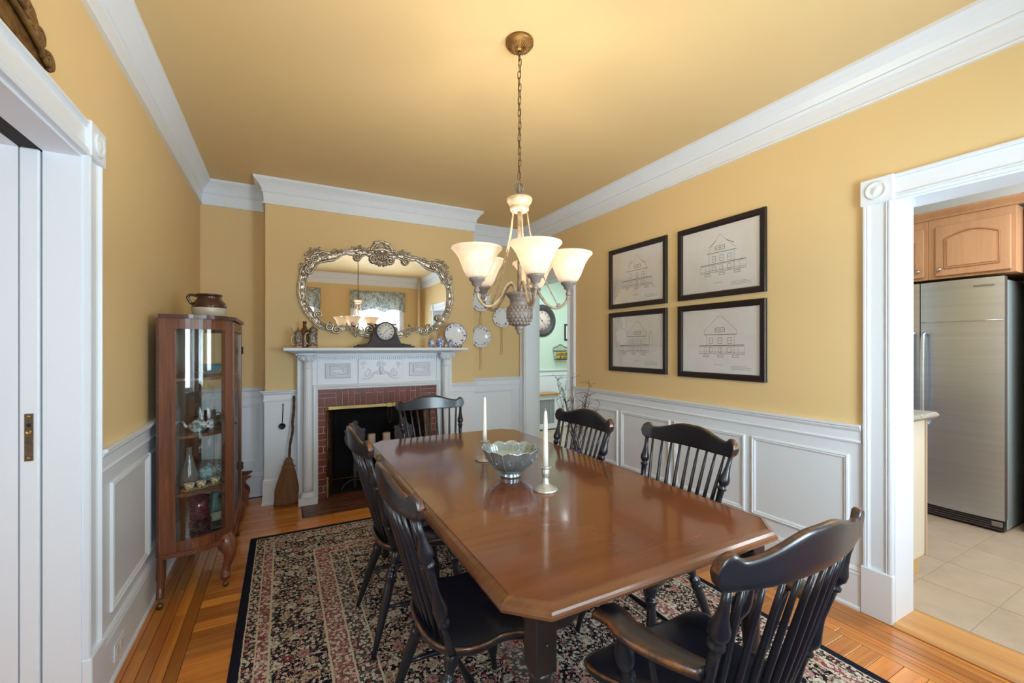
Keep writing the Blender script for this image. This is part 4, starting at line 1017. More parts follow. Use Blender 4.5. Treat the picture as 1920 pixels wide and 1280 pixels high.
def scroll(x, z, r, a0, sg):
    pts = [(x + 1.15 * r * (1 - 0.80 * t) * math.cos(a0 + sg * t * 1.7 * 2 * PI), -0.036, z + 1.15 * r * (1 - 0.80 * t) * math.sin(a0 + sg * t * 1.7 * 2 * PI)) for t in [i / 29 for i in range(30)]]
    MB().tube(pts, [0.0105 - 0.004 * i / 29 for i in range(30)], 8).build('scroll', SILVER, mr)
    MB().sphere((x, -0.030, z), r * 0.22, 8, 6).build('scroll_eye', SILVER, mr)
for s in (-1, 1):
    for (x, z, r, a0, sg) in ((0.075, 2.180, 0.036, 2.2, -1), (0.228, 2.188, 0.034, 1.2, 1), (0.515, 2.166, 0.036, 0.3, 1), (0.588, 2.132, 0.030, 2.5, -1), (0.632, 2.098, 0.032, 0.6, 1), (0.628, 2.030, 0.032, 1.2, -1), (0.558, 1.640, 0.032, 5.2, 1), (0.468, 1.534, 0.034, 1.6, 1), (0.404, 1.508, 0.036, 1.0, -1), (0.112, 1.516, 0.046, 1.2, 1), (0.05, 2.318, 0.024, 0.4, 1)):
        a = a0 if s > 0 else PI - a0
        scroll(s * x, z, r, a, sg * s)
def flower(x, z, r):
    c = MB().sphere((x, -0.034, z), r * 0.38, 8, 6).build('flower', SILVER, mr)
    for i in range(6):
        a = 2 * PI * i / 6 + x * 40
        MB().sphere((x + r * 0.68 * math.cos(a), -0.030, z + r * 0.68 * math.sin(a)), r * 0.38, 7, 5, None, (1, 0.6, 1)).build('petal', SILVER, c)
def leaf(x, z, ang, L, w=0.011):
    an = ang + 0.25; k = L * 0.36
    MB().sphere((0, 0, 0), 1.0, 10, 7, T(x * 0.99, -0.022, z - 0.004 * (1 if z > 1.85 else -1)) @ RY(-an) @ Matrix.Diagonal((k, 0.008, w, 1))).build('leaf', SILVER, mr)
rnd = random.Random(3)
for s in (-1, 1):
    for (x, z, r) in ((0.60, 2.205, 0.022), (0.565, 2.222, 0.018), (0.635, 2.185, 0.018), (0.400, 2.222, 0.022), (0.435, 2.206, 0.017), (0.365, 2.222, 0.016), (0.205, 2.272, 0.022), (0.170, 2.262, 0.020), (0.245, 2.262, 0.018), (0.130, 2.245, 0.022), (0.045, 2.150, 0.020), (0.02, 2.138, 0.018), (0.672, 1.990, 0.021), (0.662, 2.035, 0.018), (0.668, 1.945, 0.017), (0.650, 1.715, 0.021), (0.628, 1.682, 0.018), (0.668, 1.752, 0.017), (0.695, 2.055, 0.020), (0.535, 1.560, 0.020), (0.510, 1.540, 0.016), (0.255, 1.510, 0.024), (0.290, 1.520, 0.020), (0.225, 1.488, 0.020), (0.265, 1.482, 0.018), (0.320, 1.524, 0.016), (0.69, 1.85, 0.014), (0.69, 1.90, 0.012), (0.688, 1.80, 0.012)):
        flower(s * x, z, r)
    for (x, z, an, L) in ((0.55, 2.235, 1.2, 0.05), (0.62, 2.225, 0.5, 0.05), (0.665, 2.17, 0.2, 0.045), (0.70, 2.08, 0.4, 0.045), (0.705, 2.03, -0.4, 0.04), (0.43, 2.235, 1.6, 0.04), (0.36, 2.24, 1.0, 0.04), (0.27, 2.275, 0.9, 0.045), (0.20, 2.295, 1.6, 0.04), (0.12, 2.28, 2.2, 0.05), (0.66, 1.655, -0.5, 0.075), (0.625, 1.600, -0.6, 0.05), (0.455, 1.485, -1.2, 0.045), (0.43, 1.48, -1.9, 0.04), (0.245, 1.455, -2.2, 0.05), (0.20, 1.47, 3.4, 0.08), (0.18, 1.45, 3.3, 0.08), (0.15, 1.44, 3.2, 0.07), (0.27, 1.56, 1.6, 0.045)):
        leaf(s * x, z, an if s > 0 else PI - an - 0.5, L)
# shell at the top
sh = MB().sphere((0, -0.030, 2.225), 0.030, 12, 8, None, (1.1, 0.5, 0.9)).build('shell', SILVER, mr)
for i in range(11):
    a = PI * (0.02 + 0.96 * i / 10)
    pts = [(math.cos(a) * (0.016 + 0.058 * t), -0.036 - 0.012 * math.sin(PI * t * 0.8), 2.262 - math.sin(a) * (0.014 + 0.062 * t)) for t in [j / 6 for j in range(7)]]
    MB().tube(pts, [0.003 + 0.006 * j / 6 for j in range(7)], 6).build('shell_rib', SILVER, sh)
MB().tube(cr([(-0.10, -0.03, 2.262), (-0.085, -0.034, 2.30), (-0.04, -0.036, 2.340), (0, -0.036, 2.352), (0.04, -0.036, 2.340), (0.085, -0.034, 2.30), (0.10, -0.03, 2.262)], 5), 0.010, 8).build('crest_bar', SILVER, sh)
for x in (-0.024, 0, 0.024): flower(x, 2.347 - abs(x) * 0.4, 0.013)
# ------------------------------------------------------------------ on the mantel shelf
SZ = SHZ
CLKW = mat('dark_mahogany_case', rgb(66, 56, 64), 0.6, 0, noise=(10, 0.4))
def clock_numerals(parent, M, r, n, size, m, strokes):
    nm = MB()
    for i in range(12):
        a = PI / 2 - 2 * PI * i / 12
        for k in range(strokes):
            o = (k - (strokes - 1) / 2) * size * 0.32
            nm.box(o - size * 0.07, o + size * 0.07, -size / 2, size / 2, 0, 0.0008, M @ T(r * math.cos(a), r * math.sin(a), 0) @ RZ(a - PI / 2))
    nm.build('numerals', m, parent, kind='stuff')
INK = mat('black_ink', rgb(34, 32, 36), 0.6)
ck = thing('mantel_clock', 'dark tambour mantel clock with a round white dial in the middle of the shelf', 'clock', (0.826, 4.035, SZ))
top = []
for i in range(121):
    t = -1 + 2 * i / 120; x = 0.235 * t
    z = 0.022 + 0.050 * math.exp(-(x / 0.155) ** 2) * 1.0
    z = max(z, 0.022 + 0.075 * math.exp(-(x / 0.12) ** 4) + 0.0)
    arch = 0.135 + math.sqrt(max(0, 0.098 ** 2 - x * x)) if abs(x) < 0.098 else 0
    if abs(x) < 0.098: z = arch
    elif abs(x) < 0.16: z = 0.022 + 0.113 * (1 - (abs(x) - 0.098) / 0.062) ** 1.7 + 0.012 * (1 - (abs(x) - 0.098) / 0.062)
    top.append((x, min(z, 0.236)))
top = [(-0.235, 0.014)] + top + [(0.235, 0.014)]
MB().prism(top, -0.045, 0.045, RX(R90)).build('case', CLKW, ck)
MB().bbox(-0.265, 0.265, -0.058, 0.055, 0, 0.016, 0.004).build('base', CLKW, ck)
DM = T(0, -0.046, 0.148) @ RX(R90)
MB().lathe([(0.0, 0.0), (0.074, 0.0), (0.078, 0.004), (0.082, 0.010), (0.088, 0.008), (0.090, 0.0), (0.090, -0.004), (0, -0.004)], 40, DM).build('bezel', mat('dark_bezel', rgb(70, 66, 70), 0.3, 0.7), ck)
dl = MB().lathe([(0.0, 0.0045), (0.076, 0.0045), (0.076, 0.001), (0, 0.001)], 40, DM).build('dial', mat('white_dial', rgb(232, 230, 228), 0.4), ck)
clock_numerals(dl, DM @ T(0, 0, 0.0046), 0.060, 12, 0.020, INK, 2)
def hand(L, w, ang, z, p, M): MB().prism([(-w, -0.008), (w, -0.008), (w * 0.5, L), (-w * 0.5, L)], z, z + 0.0008, M @ RZ(ang)).build('hand', INK, p)
hand(0.055, 0.0018, -math.radians(50), 0.0056, dl, DM); hand(0.042, 0.0022, math.radians(142), 0.0050, dl, DM)
for x in (-0.042, 0.042): MB().lathe([(0.005, 0.0), (0.005, 0.0015), (0, 0.002)], 12, DM @ T(x, -0.026, 0.0046)).build('winding_hole', INK, dl)
# steins and bottle
STB = mat('grey_brown_stoneware', rgb(150, 132, 112), 0.3, noise=(30, 0.35))
def relief(name, a, b, c, sc):
    if name in MATS: return MATS[name]
    t = NT(name); v = t.coord('Object'); vo = t.n('ShaderNodeTexVoronoi', {'Vector': v, 'Scale': sc})
    nz = t.n('ShaderNodeTexNoise', {'Vector': v, 'Scale': sc * 1.3, 'Detail': 4.0})
    col = t.mix(t.ramp(nz.outputs['Fac'], [(0.42, (0, 0, 0, 1)), (0.52, (1, 1, 1, 1))]), a, t.mix(t.ramp(vo.outputs['Distance'], [(0.25, (0, 0, 0, 1)), (0.4, (1, 1, 1, 1))]), b, c))
    bs = t.bsdf(Base_Color=col, Roughness=0.3); bp = t.n('ShaderNodeBump', {'Height': nz.outputs['Fac'], 'Strength': 0.6, 'Distance': 0.004}); t.t.links.new(bp.outputs[0], bs.inputs['Normal'])
    MATS[name] = t.m; return t.m
def stein(x, y, h, r, label, tip):
    s = thing('beer_stein', label, 'stein', (x, y, SZ), 0, 'lidded steins on the mantel')
    MB().lathe([(r * 1.08, 0), (r * 1.1, 0.006), (r, 0.014), (r * 0.98, h * 0.5), (r * 0.96, h), (r * 1.0, h + 0.004), (r * 0.9, h + 0.004), (r * 0.88, h * 0.9), (0, h * 0.9)], 28).build('body', relief('painted_relief_%d' % int(h * 1000), rgb(176, 168, 156), rgb(44, 48, 72), rgb(112, 94, 82), 36), s)
    MB().lathe([(r * 1.1, 0.0005), (r * 1.12, 0.006), (r * 1.04, 0.015), (r * 0.9, 0.015), (r * 0.9, 0.0005)], 28).build('foot_band', mat('tan_glaze', rgb(182, 142, 112), 0.35), s)
    ld_ = MB().lathe([(r * 1.0, h + 0.004), (r * 1.02, h + 0.008), (r * 0.85, h + 0.02), (r * 0.5, h + 0.034), (r * 0.2, h + 0.04), (r * 0.16, h + 0.048), (r * 0.2, h + 0.054), (0, h + tip)], 24).build('lid', mat('pewter_lid', rgb(146, 140, 132), 0.35, 0.9), s)
    MB().tube(cr([(-r * 0.9, 0, h * 0.9), (-r * 1.6, 0, h * 0.8), (-r * 1.75, 0, h * 0.5), (-r * 1.4, 0, h * 0.25), (-r * 0.95, 0, h * 0.22)], 5), 0.005, 8).build('handle', mat('cream_glaze', rgb(206, 188, 154), 0.35), s)
    MB().tube(cr([(-r * 0.95, 0, h + 0.005), (-r * 1.3, 0, h + 0.018), (-r * 1.5, 0, h + 0.040), (-r * 1.95, 0, h + 0.058)], 4), 0.0032, 6).build('thumb_lift', mat('pewter_lid', rgb(146, 140, 132), 0.35, 0.9), ld_)
stein(0.112, 4.00, 0.110, 0.030, 'short pewter-lidded beer stein at the left end of the mantel shelf', 0.060)
stein(0.226, 4.02, 0.142, 0.036, 'tall painted beer stein with a pointed lid on the mantel, under the mirror corner', 0.085)
bt = thing('bottle', 'brown stoneware bottle between the two steins on the mantel', 'bottle', (0.163, 4.075, SZ))
MB().lathe([(0.036, 0), (0.038, 0.004), (0.038, 0.11), (0.036, 0.13), (0.026, 0.155), (0.015, 0.170), (0.0135, 0.19), (0.0135, 0.212), (0.016, 0.214), (0.016, 0.226), (0.010, 0.226), (0.010, 0.2), (0, 0.2)], 26).build('body', mat('brown_salt_glaze', rgb(110, 70, 44), 0.25, noise=(9, 0.35)), bt)
MB().lathe([(0.0385, 0.008), (0.0388, 0.012), (0.0388, 0.10), (0.0385, 0.104)], 26, None, True, False).build('lower_glaze', mat('tan_brown_glaze', rgb(140, 98, 68), 0.25, noise=(9, 0.3)), bt)
# blue-and-white plate on a stand and small jars
BLUW = relief('blue_white_delft', rgb(236, 236, 240), rgb(44, 60, 140), rgb(120, 140, 200), 46)
PORC = mat('white_porcelain', rgb(234, 236, 240), 0.18)
def rimplate(name, rim):
    if name in MATS: return MATS[name]
    t = NT(name); v = t.coord('Object'); nz = t.n('ShaderNodeTexNoise', {'Vector': v, 'Scale': 48.0, 'Detail': 3.0})
    col = t.mix(t.ramp(nz.outputs['Fac'], [(0.54, (0, 0, 0, 1)), (0.60, (1, 1, 1, 1))]), rgb(232, 234, 242), rim)
    t.bsdf(Base_Color=col, Roughness=0.2); MATS[name] = t.m; return t.m
def wavy(k, amt): return lambda a, z: 1 + amt * math.cos(a * k)
def plate_parts(root, M, r, rimm, edge=None, waves=0, centre=None):
    rf = wavy(waves, 0.018) if waves else None
    pl = MB().lathe([(0.0, 0.006), (r * 0.66, 0.006), (r * 0.70, 0.010), (r * 0.97, 0.019), (r * 0.985, 0.0165), (r * 0.72, 0.004), (r * 0.5, 0.0), (0.0, 0.0)], 48, M, True, False, rf).build('rim', rimm, root)
    MB().lathe([(0.0, 0.0064), (r * 0.66, 0.0064), (r * 0.69, 0.009), (r * 0.66, 0.0055), (0, 0.0055)], 40, M, True, False).build('centre', centre or PORC, root)
    if edge: MB().tube([tuple(M @ Vector((r * 0.985 * (rf(a, 0) if rf else 1) * math.cos(a), r * 0.985 * (rf(a, 0) if rf else 1) * math.sin(a), 0.018))) for a in [2 * PI * i / 48 for i in range(48)]], 0.0026, 6, None, True).build('edge_band', edge, root)
bp_ = thing('display_plate', 'white plate with a blue floral rim, on a stand on the mantel', 'plate', (1.515, 4.035, SZ))
plate_parts(bp_, T(0, 0, 0.128) @ RX(R90 - 0.16), 0.116, rimplate('blue_flower_rim', rgb(70, 92, 176)), mat('cobalt_edge', rgb(44, 62, 134), 0.2), 12)
stn = thing('plate_stand', 'small black stand holding the blue-rimmed plate on the mantel', 'plate stand', (1.515, 4.035, SZ))
for x in (-0.045, 0.045):
    MB().tube(cr([(x, -0.050, 0.024), (x, -0.052, 0.006), (x, -0.02, 0.0045), (x, 0.055, 0.0045)], 5), 0.0042, 6).build('foot', IRON, stn)
    MB().tube([(x, 0.045, 0.004), (x * 0.3, 0.042, 0.10)], 0.0035, 6).build('strut', IRON, stn)
MB().tube([(-0.045, 0.045, 0.0045), (0.045, 0.045, 0.0045)], 0.0035, 6).build('cross_bar', IRON, stn)
def jar(x, y, r, h, label):
    j = thing('ginger_jar', label, 'jar', (x, y, SZ), 0, 'small blue and white jars on the mantel')
    MB().lathe([(r * 0.62, 0), (r * 0.66, 0.004), (r * 0.9, h * 0.22), (r, h * 0.42), (r * 0.86, h * 0.62), (r * 0.5, h * 0.74), (r * 0.46, h * 0.78), (0, h * 0.78)], 22).build('body', BLUW, j)
    MB().lathe([(r * 0.56, h * 0.76), (r * 0.6, h * 0.80), (r * 0.4, h * 0.88), (r * 0.16, h * 0.93), (r * 0.2, h * 0.97), (0, h)], 18).build('lid', mat('orange_spotted_glaze', rgb(206, 168, 150), 0.25, noise=(80, 0.4)), j)
jar(1.262, 4.00, 0.032, 0.100, 'middle-sized blue and white lidded jar, leftmost of the group on the mantel')
jar(1.350, 4.01, 0.038, 0.132, 'tallest blue and white lidded jar on the mantel')
jar(1.452, 3.985, 0.026, 0.086, 'small blue and white lidded jar in front of the blue-rimmed plate')
jar(1.402, 3.985, 0.015, 0.046, 'tiny pale jar standing between the lidded blue and white jars')

# ------------------------------------------------------------------ plates hanging on the back wall
RIB = mat('tan_ribbon', rgb(206, 172, 120), 0.7)
def wall_plate(x, z, r, rimm, label, ribbon):
    w = thing('hanging_plate', label, 'plate', (x, YBR, z), 0, 'plates hung on the back wall')
    plate_parts(w, T(0, -0.004, 0) @ RX(R90), r, rimm, None, 10)
    if ribbon:
        MB().sphere((0, -0.016, -r * 0.96), 0.012, 8, 6, None, (1.5, 0.5, 0.8)).build('bow', RIB, w)
        for q in (-0.012, 0.012):
            MB().tube(cr([(q * 0.3, -0.012, -r), (q, -0.008, -r - 0.08), (q * 0.6, -0.010, -r - 0.15), (q * 1.3, -0.008, -r - ribbon)], 5), 0.0035, 5, None, False, True, 0.3).build('ribbon_tail', RIB, w)
wall_plate(2.065, 1.468, 0.132, rimplate('brown_leaf_rim', rgb(112, 96, 98)), 'white plate with a dark dotted rim, lowest on the back wall', 0.26)
wall_plate(2.345, 1.705, 0.122, rimplate('grey_leaf_rim', rgb(128, 124, 130)), 'white wavy-edged plate behind the chandelier bowl, nearest the doorway', 0.33)
wall_plate(2.065, 1.895, 0.130, rimplate('grey_leaf_rim', rgb(128, 124, 130)), 'white wavy-edged plate, topmost on the back wall behind a chandelier arm', 0.13)

# ------------------------------------------------------------------ framed house drawings on the right wall
PAPER = mat('pale_drawing_paper', rgb(246, 247, 250), 0.6, noise=(3.0, 0.06), c2=rgb(236, 232, 228))
PENC = mat('grey_pencil_line', rgb(84, 82, 86), 0.8)
BLKF = mat('black_brown_frame', rgb(32, 24, 26), 0.35)
def house(kind):
    # line drawing in unit space: x 0..1, y 0..1; returns (x0, y0, x1, y1, w)
    L = []; ad = lambda *a, w=1.0: L.append((*a, w))
    def rect(x, y, w, h, wd=0.8): ad(x, y, x + w, y, w=wd); ad(x, y + h, x + w, y + h, w=wd); ad(x, y, x, y + h, w=wd); ad(x + w, y, x + w, y + h, w=wd)
    wide = (0.30, 0.78) if kind in (0, 3) else (0.30, 0.70)
    cx = 0.52; a, b = {0: (0.38, 0.70), 1: (0.33, 0.69), 2: (0.34, 0.66), 3: (0.34, 0.70)}[kind]
    pa, pb = {0: (0.26, 0.84), 1: (0.22, 0.80), 2: (0.16, 0.74), 3: (0.24, 0.82)}[kind]
    y0, y1, y2 = 0.30, 0.43, 0.60; pk = 0.88
    rect(a, y0, b - a, y2 - y0, 0.9)
    ad(a - 0.03, y2, b + 0.03, y2, w=2.2)
    if kind in (0, 1):
        ad(a - 0.02, y2 + 0.02, cx, pk, w=0.8); ad(b + 0.02, y2 + 0.02, cx, pk, w=0.8); ad(a, y2 + 0.10, a + 0.09, y2 + 0.19, w=2); ad(b, y2 + 0.10, b - 0.1, y2 + 0.17, w=2)
    else:
        ad(a - 0.03, y2 + 0.06, cx - 0.07, pk - 0.06, w=1); ad(b + 0.03, y2 + 0.06, cx + 0.07, pk - 0.06, w=1); ad(cx - 0.07, pk - 0.06, cx - 0.03, pk, w=1); ad(cx + 0.07, pk - 0.06, cx + 0.03, pk, w=1); ad(cx - 0.03, pk, cx + 0.03, pk, w=1)
        ad(a - 0.03, y2, a - 0.03, y2 + 0.06); ad(b + 0.03, y2, b + 0.03, y2 + 0.06)
    rect(cx - 0.06, y2 + 0.04, 0.12, 0.06, 1.6); ad(cx - 0.06, y2 + 0.07, cx + 0.06, y2 + 0.07, w=1.4); ad(cx, y2 + 0.04, cx, y2 + 0.10, w=1)
    n = 4 if kind == 2 else 3
    for i in range(n):
        x = a + 0.04 + (b - a - 0.12) * i / (n - 1); rect(x, y1 + 0.03, 0.045, 0.09, 1.3); ad(x, y1 + 0.075, x + 0.045, y1 + 0.075, w=1)
        rect(x, y0 + 0.025, 0.04, 0.07, 1.2)
    ad(pa, y1 - 0.005, pb, y1 + 0.005, w=2.6); ad(pa, y1 - 0.02, pb, y1 - 0.015, w=1)
    for i in range(9): x = pa + (pb - pa) * i / 8; ad(x, y0 - 0.01, x, y1 - 0.02, w=0.7)
    ad(pa, y0, pb, y0, w=1.4); ad(pa, y0 + 0.03, pb, y0 + 0.03, w=0.9)
    for i in range(30): x = pa + (pb - pa) * (i + 0.5) / 30; ad(x, y0, x, y0 + 0.03, w=0.5)
    for i in range(3): x = pa + 0.06 + i * (pb - pa - 0.2) / 2; rect(x, y0 - 0.05, 0.07, 0.03, 1.5)
    if kind == 1: rect(0.44, 0.14, 0.07, 0.10, 0.8); ad(pa - 0.04, 0.22, pa + 0.03, 0.30, w=1); ad(pb + 0.04, 0.24, pb, 0.30, w=1)
    if kind == 2: rect(0.75, 0.44, 0.05, 0.22, 1); ad(0.76, 0.66, 0.80, 0.70, w=1)
    ad(0.44, 0.13, 0.55, 0.133, w=1.0)
    for i in range(3): ad(0.66, 0.115 - i * 0.022, 0.90 - 0.05 * (i == 0), 0.118 - i * 0.022, w=0.9)
    return L
def picture(y0, y1, z0, z1, kind, label):
    w, h = y1 - y0, z1 - z0; M = wallM((XR, y1, z0), (0, -1, 0), (-1, 0, 0))
    p = thing('framed_drawing', label, 'framed picture', (0, 0, 0), 0, 'framed house drawings on the right wall')
    prof = [(0, 0.002), (0, 0.018), (0.004, 0.022), (0.032, 0.020), (0.040, 0.014), (0.042, 0.002)]; k = len(prof); v = []; f = []
    for (x, y), (sx, sy) in zip([(0, 0), (w, 0), (w, h), (0, h)], ((1, 1), (-1, 1), (-1, -1), (1, -1))):
        for o, z in prof: v.append((x + sx * o, y + sy * o, z))
    for i in range(4):
        for j in range(k): f.append((i * k + j, ((i + 1) % 4) * k + j, ((i + 1) % 4) * k + (j + 1) % k, i * k + (j + 1) % k))
    MB().add(v, f, M).build('frame', BLKF, p)
    pp = MB().box(0.030, w - 0.030, 0.030, h - 0.030, 0.003, 0.006, M).build('paper', PAPER, p)
    MB().box(w - 0.050, w - 0.042, 0.042, h - 0.042, 0.006, 0.0075, M).build('mat_edge', WHITE, pp)
    dr = MB(); W, H = w - 0.08, h - 0.08
    rr = random.Random(kind)
    for x0, y0_, x1, y1_, wd in house(kind):
        a = Vector((0.04 + x0 * W, 0.04 + y0_ * H)); b = Vector((0.04 + x1 * W, 0.04 + y1_ * H)); d = (b - a)
        if d.length < 1e-6: continue
        nn = Vector((-d.y, d.x)).normalized() * (0.0008 * wd)
        dr.add([(a.x + nn.x, a.y + nn.y, 0.0062), (b.x + nn.x, b.y + nn.y, 0.0062), (b.x - nn.x, b.y - nn.y, 0.0062), (a.x - nn.x, a.y - nn.y, 0.0062)], [(0, 1, 2, 3)], M)
    dr.build('house_drawing', PENC, pp, kind='stuff')
    MB().box(0.031, w - 0.031, 0.031, h - 0.031, 0.010, 0.012, M).build('glass', PICGL, p)
picture(2.344, 3.005, 1.687, 2.213, 1, 'black-framed house elevation drawing, upper one nearer the passage doorway')
picture(1.575, 2.238, 1.690, 2.210, 0, 'black-framed house elevation drawing, upper one nearer the kitchen doorway')
picture(2.344, 3.005, 1.136, 1.652, 2, 'black-framed house elevation drawing, lower one nearer the passage doorway')
picture(1.575, 2.238, 1.130, 1.650, 3, 'black-framed house elevation drawing, lower one nearer the kitchen doorway')
# ------------------------------------------------------------------ china cabinet by the left wall
CY = 3.25
cab = thing('china_cabinet', 'oak china cabinet with curved glass sides on cabriole legs by the left wall', 'cabinet', (0, 0, 0))
def mirY(p): return (p[0], 2 * CY - p[1])
A, B, Cc, D = (-0.572, 2.835), (-0.503, 2.835), (-0.292, 2.930), (-0.262, 2.985)
def arc(p, q, bulge, n=12):
    p = Vector(p); q = Vector(q); d = q - p; nn = Vector((d.y, -d.x)).normalized()
    return [tuple(p + d * t + nn * bulge * 4 * t * (1 - t)) for t in [i / n for i in range(n + 1)]]
near = arc(B, Cc, 0.030)
def plan(o=0.0):
    # half outline pushed outwards by o, then mirrored
    h = [A] + near + [D]; c = Vector((-0.45, CY)); res = []
    for p in h: res.append((p[0] + (o if p[0] > -0.56 else 0.0) * (0.9 if p[0] > -0.49 else 0.3), p[1] - o))
    return res + [mirY(p) for p in res[::-1]]
ZB, ZT = 0.262, 1.502
def slab(name, o, z0, z1, m, b=True): return MB().prism(plan(o), z0, z1).build(name, m, cab)
slab('bottom_board', 0.012, 0.240, 0.262, OAK); slab('top_board', 0.020, ZT, ZT + 0.020, OAKD)
for z in (1.180, 0.871, 0.561): MB().prism(plan(-0.012), z - 0.014, z).build('shelf', OAK, cab)
slab('cabinet_floor', -0.004, 0.262, 0.276, OAK)
MB().box(-0.584, -0.572, 2.835, 2 * CY - 2.835, 0.25, ZT).build('back_panel', OAKD, cab)
def strip(name, pts, th, z0, z1, m, parent=cab):
    # curved board following a plan line, thickness inwards
    P = [Vector(p) for p in pts]; inn = []
    for i, p in enumerate(P):
        d = (P[min(i + 1, len(P) - 1)] - P[max(i - 1, 0)]).normalized(); inn.append(p + Vector((-d.y, d.x)) * th)
    poly = [tuple(p) for p in P] + [tuple(p) for p in inn[::-1]]
    n = len(P); v = []; f = []
    for z in (z0, z1): v += [(x, y, z) for x, y in [tuple(p) for p in P]] + [(q.x, q.y, z) for q in inn]
    for i in range(n - 1):
        f += [(i, i + 1, 2 * n + i + 1, 2 * n + i), (n + i, 3 * n + i, 3 * n + i + 1, n + i + 1), (i, n + i, n + i + 1, i + 1), (2 * n + i, 2 * n + i + 1, 3 * n + i + 1, 3 * n + i)]
    f += [(0, 2 * n, 3 * n, n), (n - 1, 2 * n - 1, 4 * n - 1, 3 * n - 1)]
    return MB().add(v, f).build(name, m, parent)
for mir in (False, True):
    g = (lambda q: [mirY(p) for p in q][::-1]) if mir else (lambda q: q)
    strip('stile', g([A, B]), 0.022, ZB, ZT, OAK); strip('stile', g([Cc, D]), 0.022, ZB, ZT, OAK)
    strip('top_rail', g(near), 0.018, 1.446, ZT, OAK); strip('bottom_rail', g(near), 0.018, ZB, 0.318, OAK)
    strip('curved_glass', g(near), 0.003, 0.318, 1.446, CABGL)
    y = 2.835 if not mir else mirY((0, 2.835))[1]; s = 1 if not mir else -1
    # rear leg: straight, with caster; front leg: cabriole with caster
    lg = MB().tube(cr([(-0.562, y + s * 0.006, 0.262), (-0.562, y + s * 0.004, 0.20), (-0.564, y - s * 0.006, 0.10), (-0.562, y - s * 0.030, 0.045)], 5), [0.024] + [0.0215] * 8 + [0.017] * 7, 8).build('leg', OAK, cab)
    MB().lathe([(0.010, 0.0), (0.015, 0.004), (0.015, 0.014), (0.010, 0.018)], 14, T(-0.560, y - s * 0.042, 0.0155) @ RX(R90) @ T(0, 0, -0.009)).build('caster', OBRASS, lg)
    fx, fy = -0.285, (2.945 if not mir else mirY((0, 2.945))[1])
    pts = cr([(fx - 0.02, fy + s * 0.015, 0.262), (fx + 0.004, fy - s * 0.004, 0.215), (fx + 0.016, fy - s * 0.016, 0.165), (fx + 0.002, fy - s * 0.014, 0.105), (fx - 0.006, fy - s * 0.022, 0.060), (fx + 0.002, fy - s * 0.040, 0.036)], 5)
    rr = [0.046, 0.048, 0.05, 0.05, 0.049, 0.047, 0.045, 0.042, 0.038, 0.034, 0.031, 0.028, 0.026, 0.024, 0.022, 0.021, 0.020, 0.020, 0.020, 0.021, 0.022, 0.023, 0.024, 0.023, 0.021, 0.018]
    lg = MB().tube(pts, rr[:len(pts)] + [0.018] * max(0, len(pts) - len(rr)), 12).build('leg', OAK, cab)
    MB().lathe([(0.010, 0.0), (0.014, 0.004), (0.014, 0.014), (0.010, 0.018)], 14, T(fx, fy - s * 0.055, 0.0145) @ RX(R90) @ T(0, 0, -0.009)).build('caster', OBRASS, lg)
# door in front
dY0, dY1, dX = 2.988, 2 * CY - 2.988, -0.262
dr = wall_grid([dY0, dY0 + 0.045, dY1 - 0.045, dY1], [0.285, 0.335, 1.440, 1.495], [(dY0 + 0.045, dY1 - 0.045, 0.335, 1.440)], dX - 0.012, dX + 0.008, 'Y').build('door', OAK, cab)
MB().box(dX - 0.004, dX - 0.001, dY0 + 0.045, dY1 - 0.045, 0.335, 1.440).build('door_glass', CABGL, dr)
kh = MB().sphere((dX + 0.012, dY0 + 0.022, 0.90), 0.008, 8, 6).build('knob', OBRASS, dr)
for z in (1.30, 0.50): MB().tube([(dX + 0.012, dY1 - 0.004, z), (dX + 0.012, dY1 - 0.004, z + 0.05)], 0.005, 6).build('hinge', IRON, dr)

# crock on top of the cabinet
ck2 = thing('stoneware_jar', 'brown and cream stoneware bean pot on top of the china cabinet', 'bean pot', (-0.400, 3.20, ZT + 0.020))
GB = mat('dark_brown_glaze', rgb(66, 34, 28), 0.15, coat=0.4); GC = mat('cream_stone_glaze', rgb(196, 184, 164), 0.3, noise=(9, 0.1))
MB().lathe([(0.0, 0.0), (0.074, 0.0), (0.080, 0.006), (0.086, 0.03), (0.091, 0.060), (0.0905, 0.066), (0.0, 0.066)], 34).build('lower_body', GC, ck2)
MB().lathe([(0.0906, 0.066), (0.090, 0.075), (0.084, 0.095), (0.070, 0.112), (0.064, 0.120), (0.064, 0.138), (0.068, 0.141), (0.068, 0.149), (0.060, 0.150), (0.058, 0.12), (0.0, 0.10)], 34).build('upper_body', GB, ck2)
MB().tube(cr([(-0.062, -0.02, 0.138), (-0.090, -0.035, 0.139), (-0.102, -0.04, 0.122), (-0.092, -0.036, 0.098), (-0.082, -0.03, 0.085)], 5), 0.008, 8).build('handle', GB, ck2)
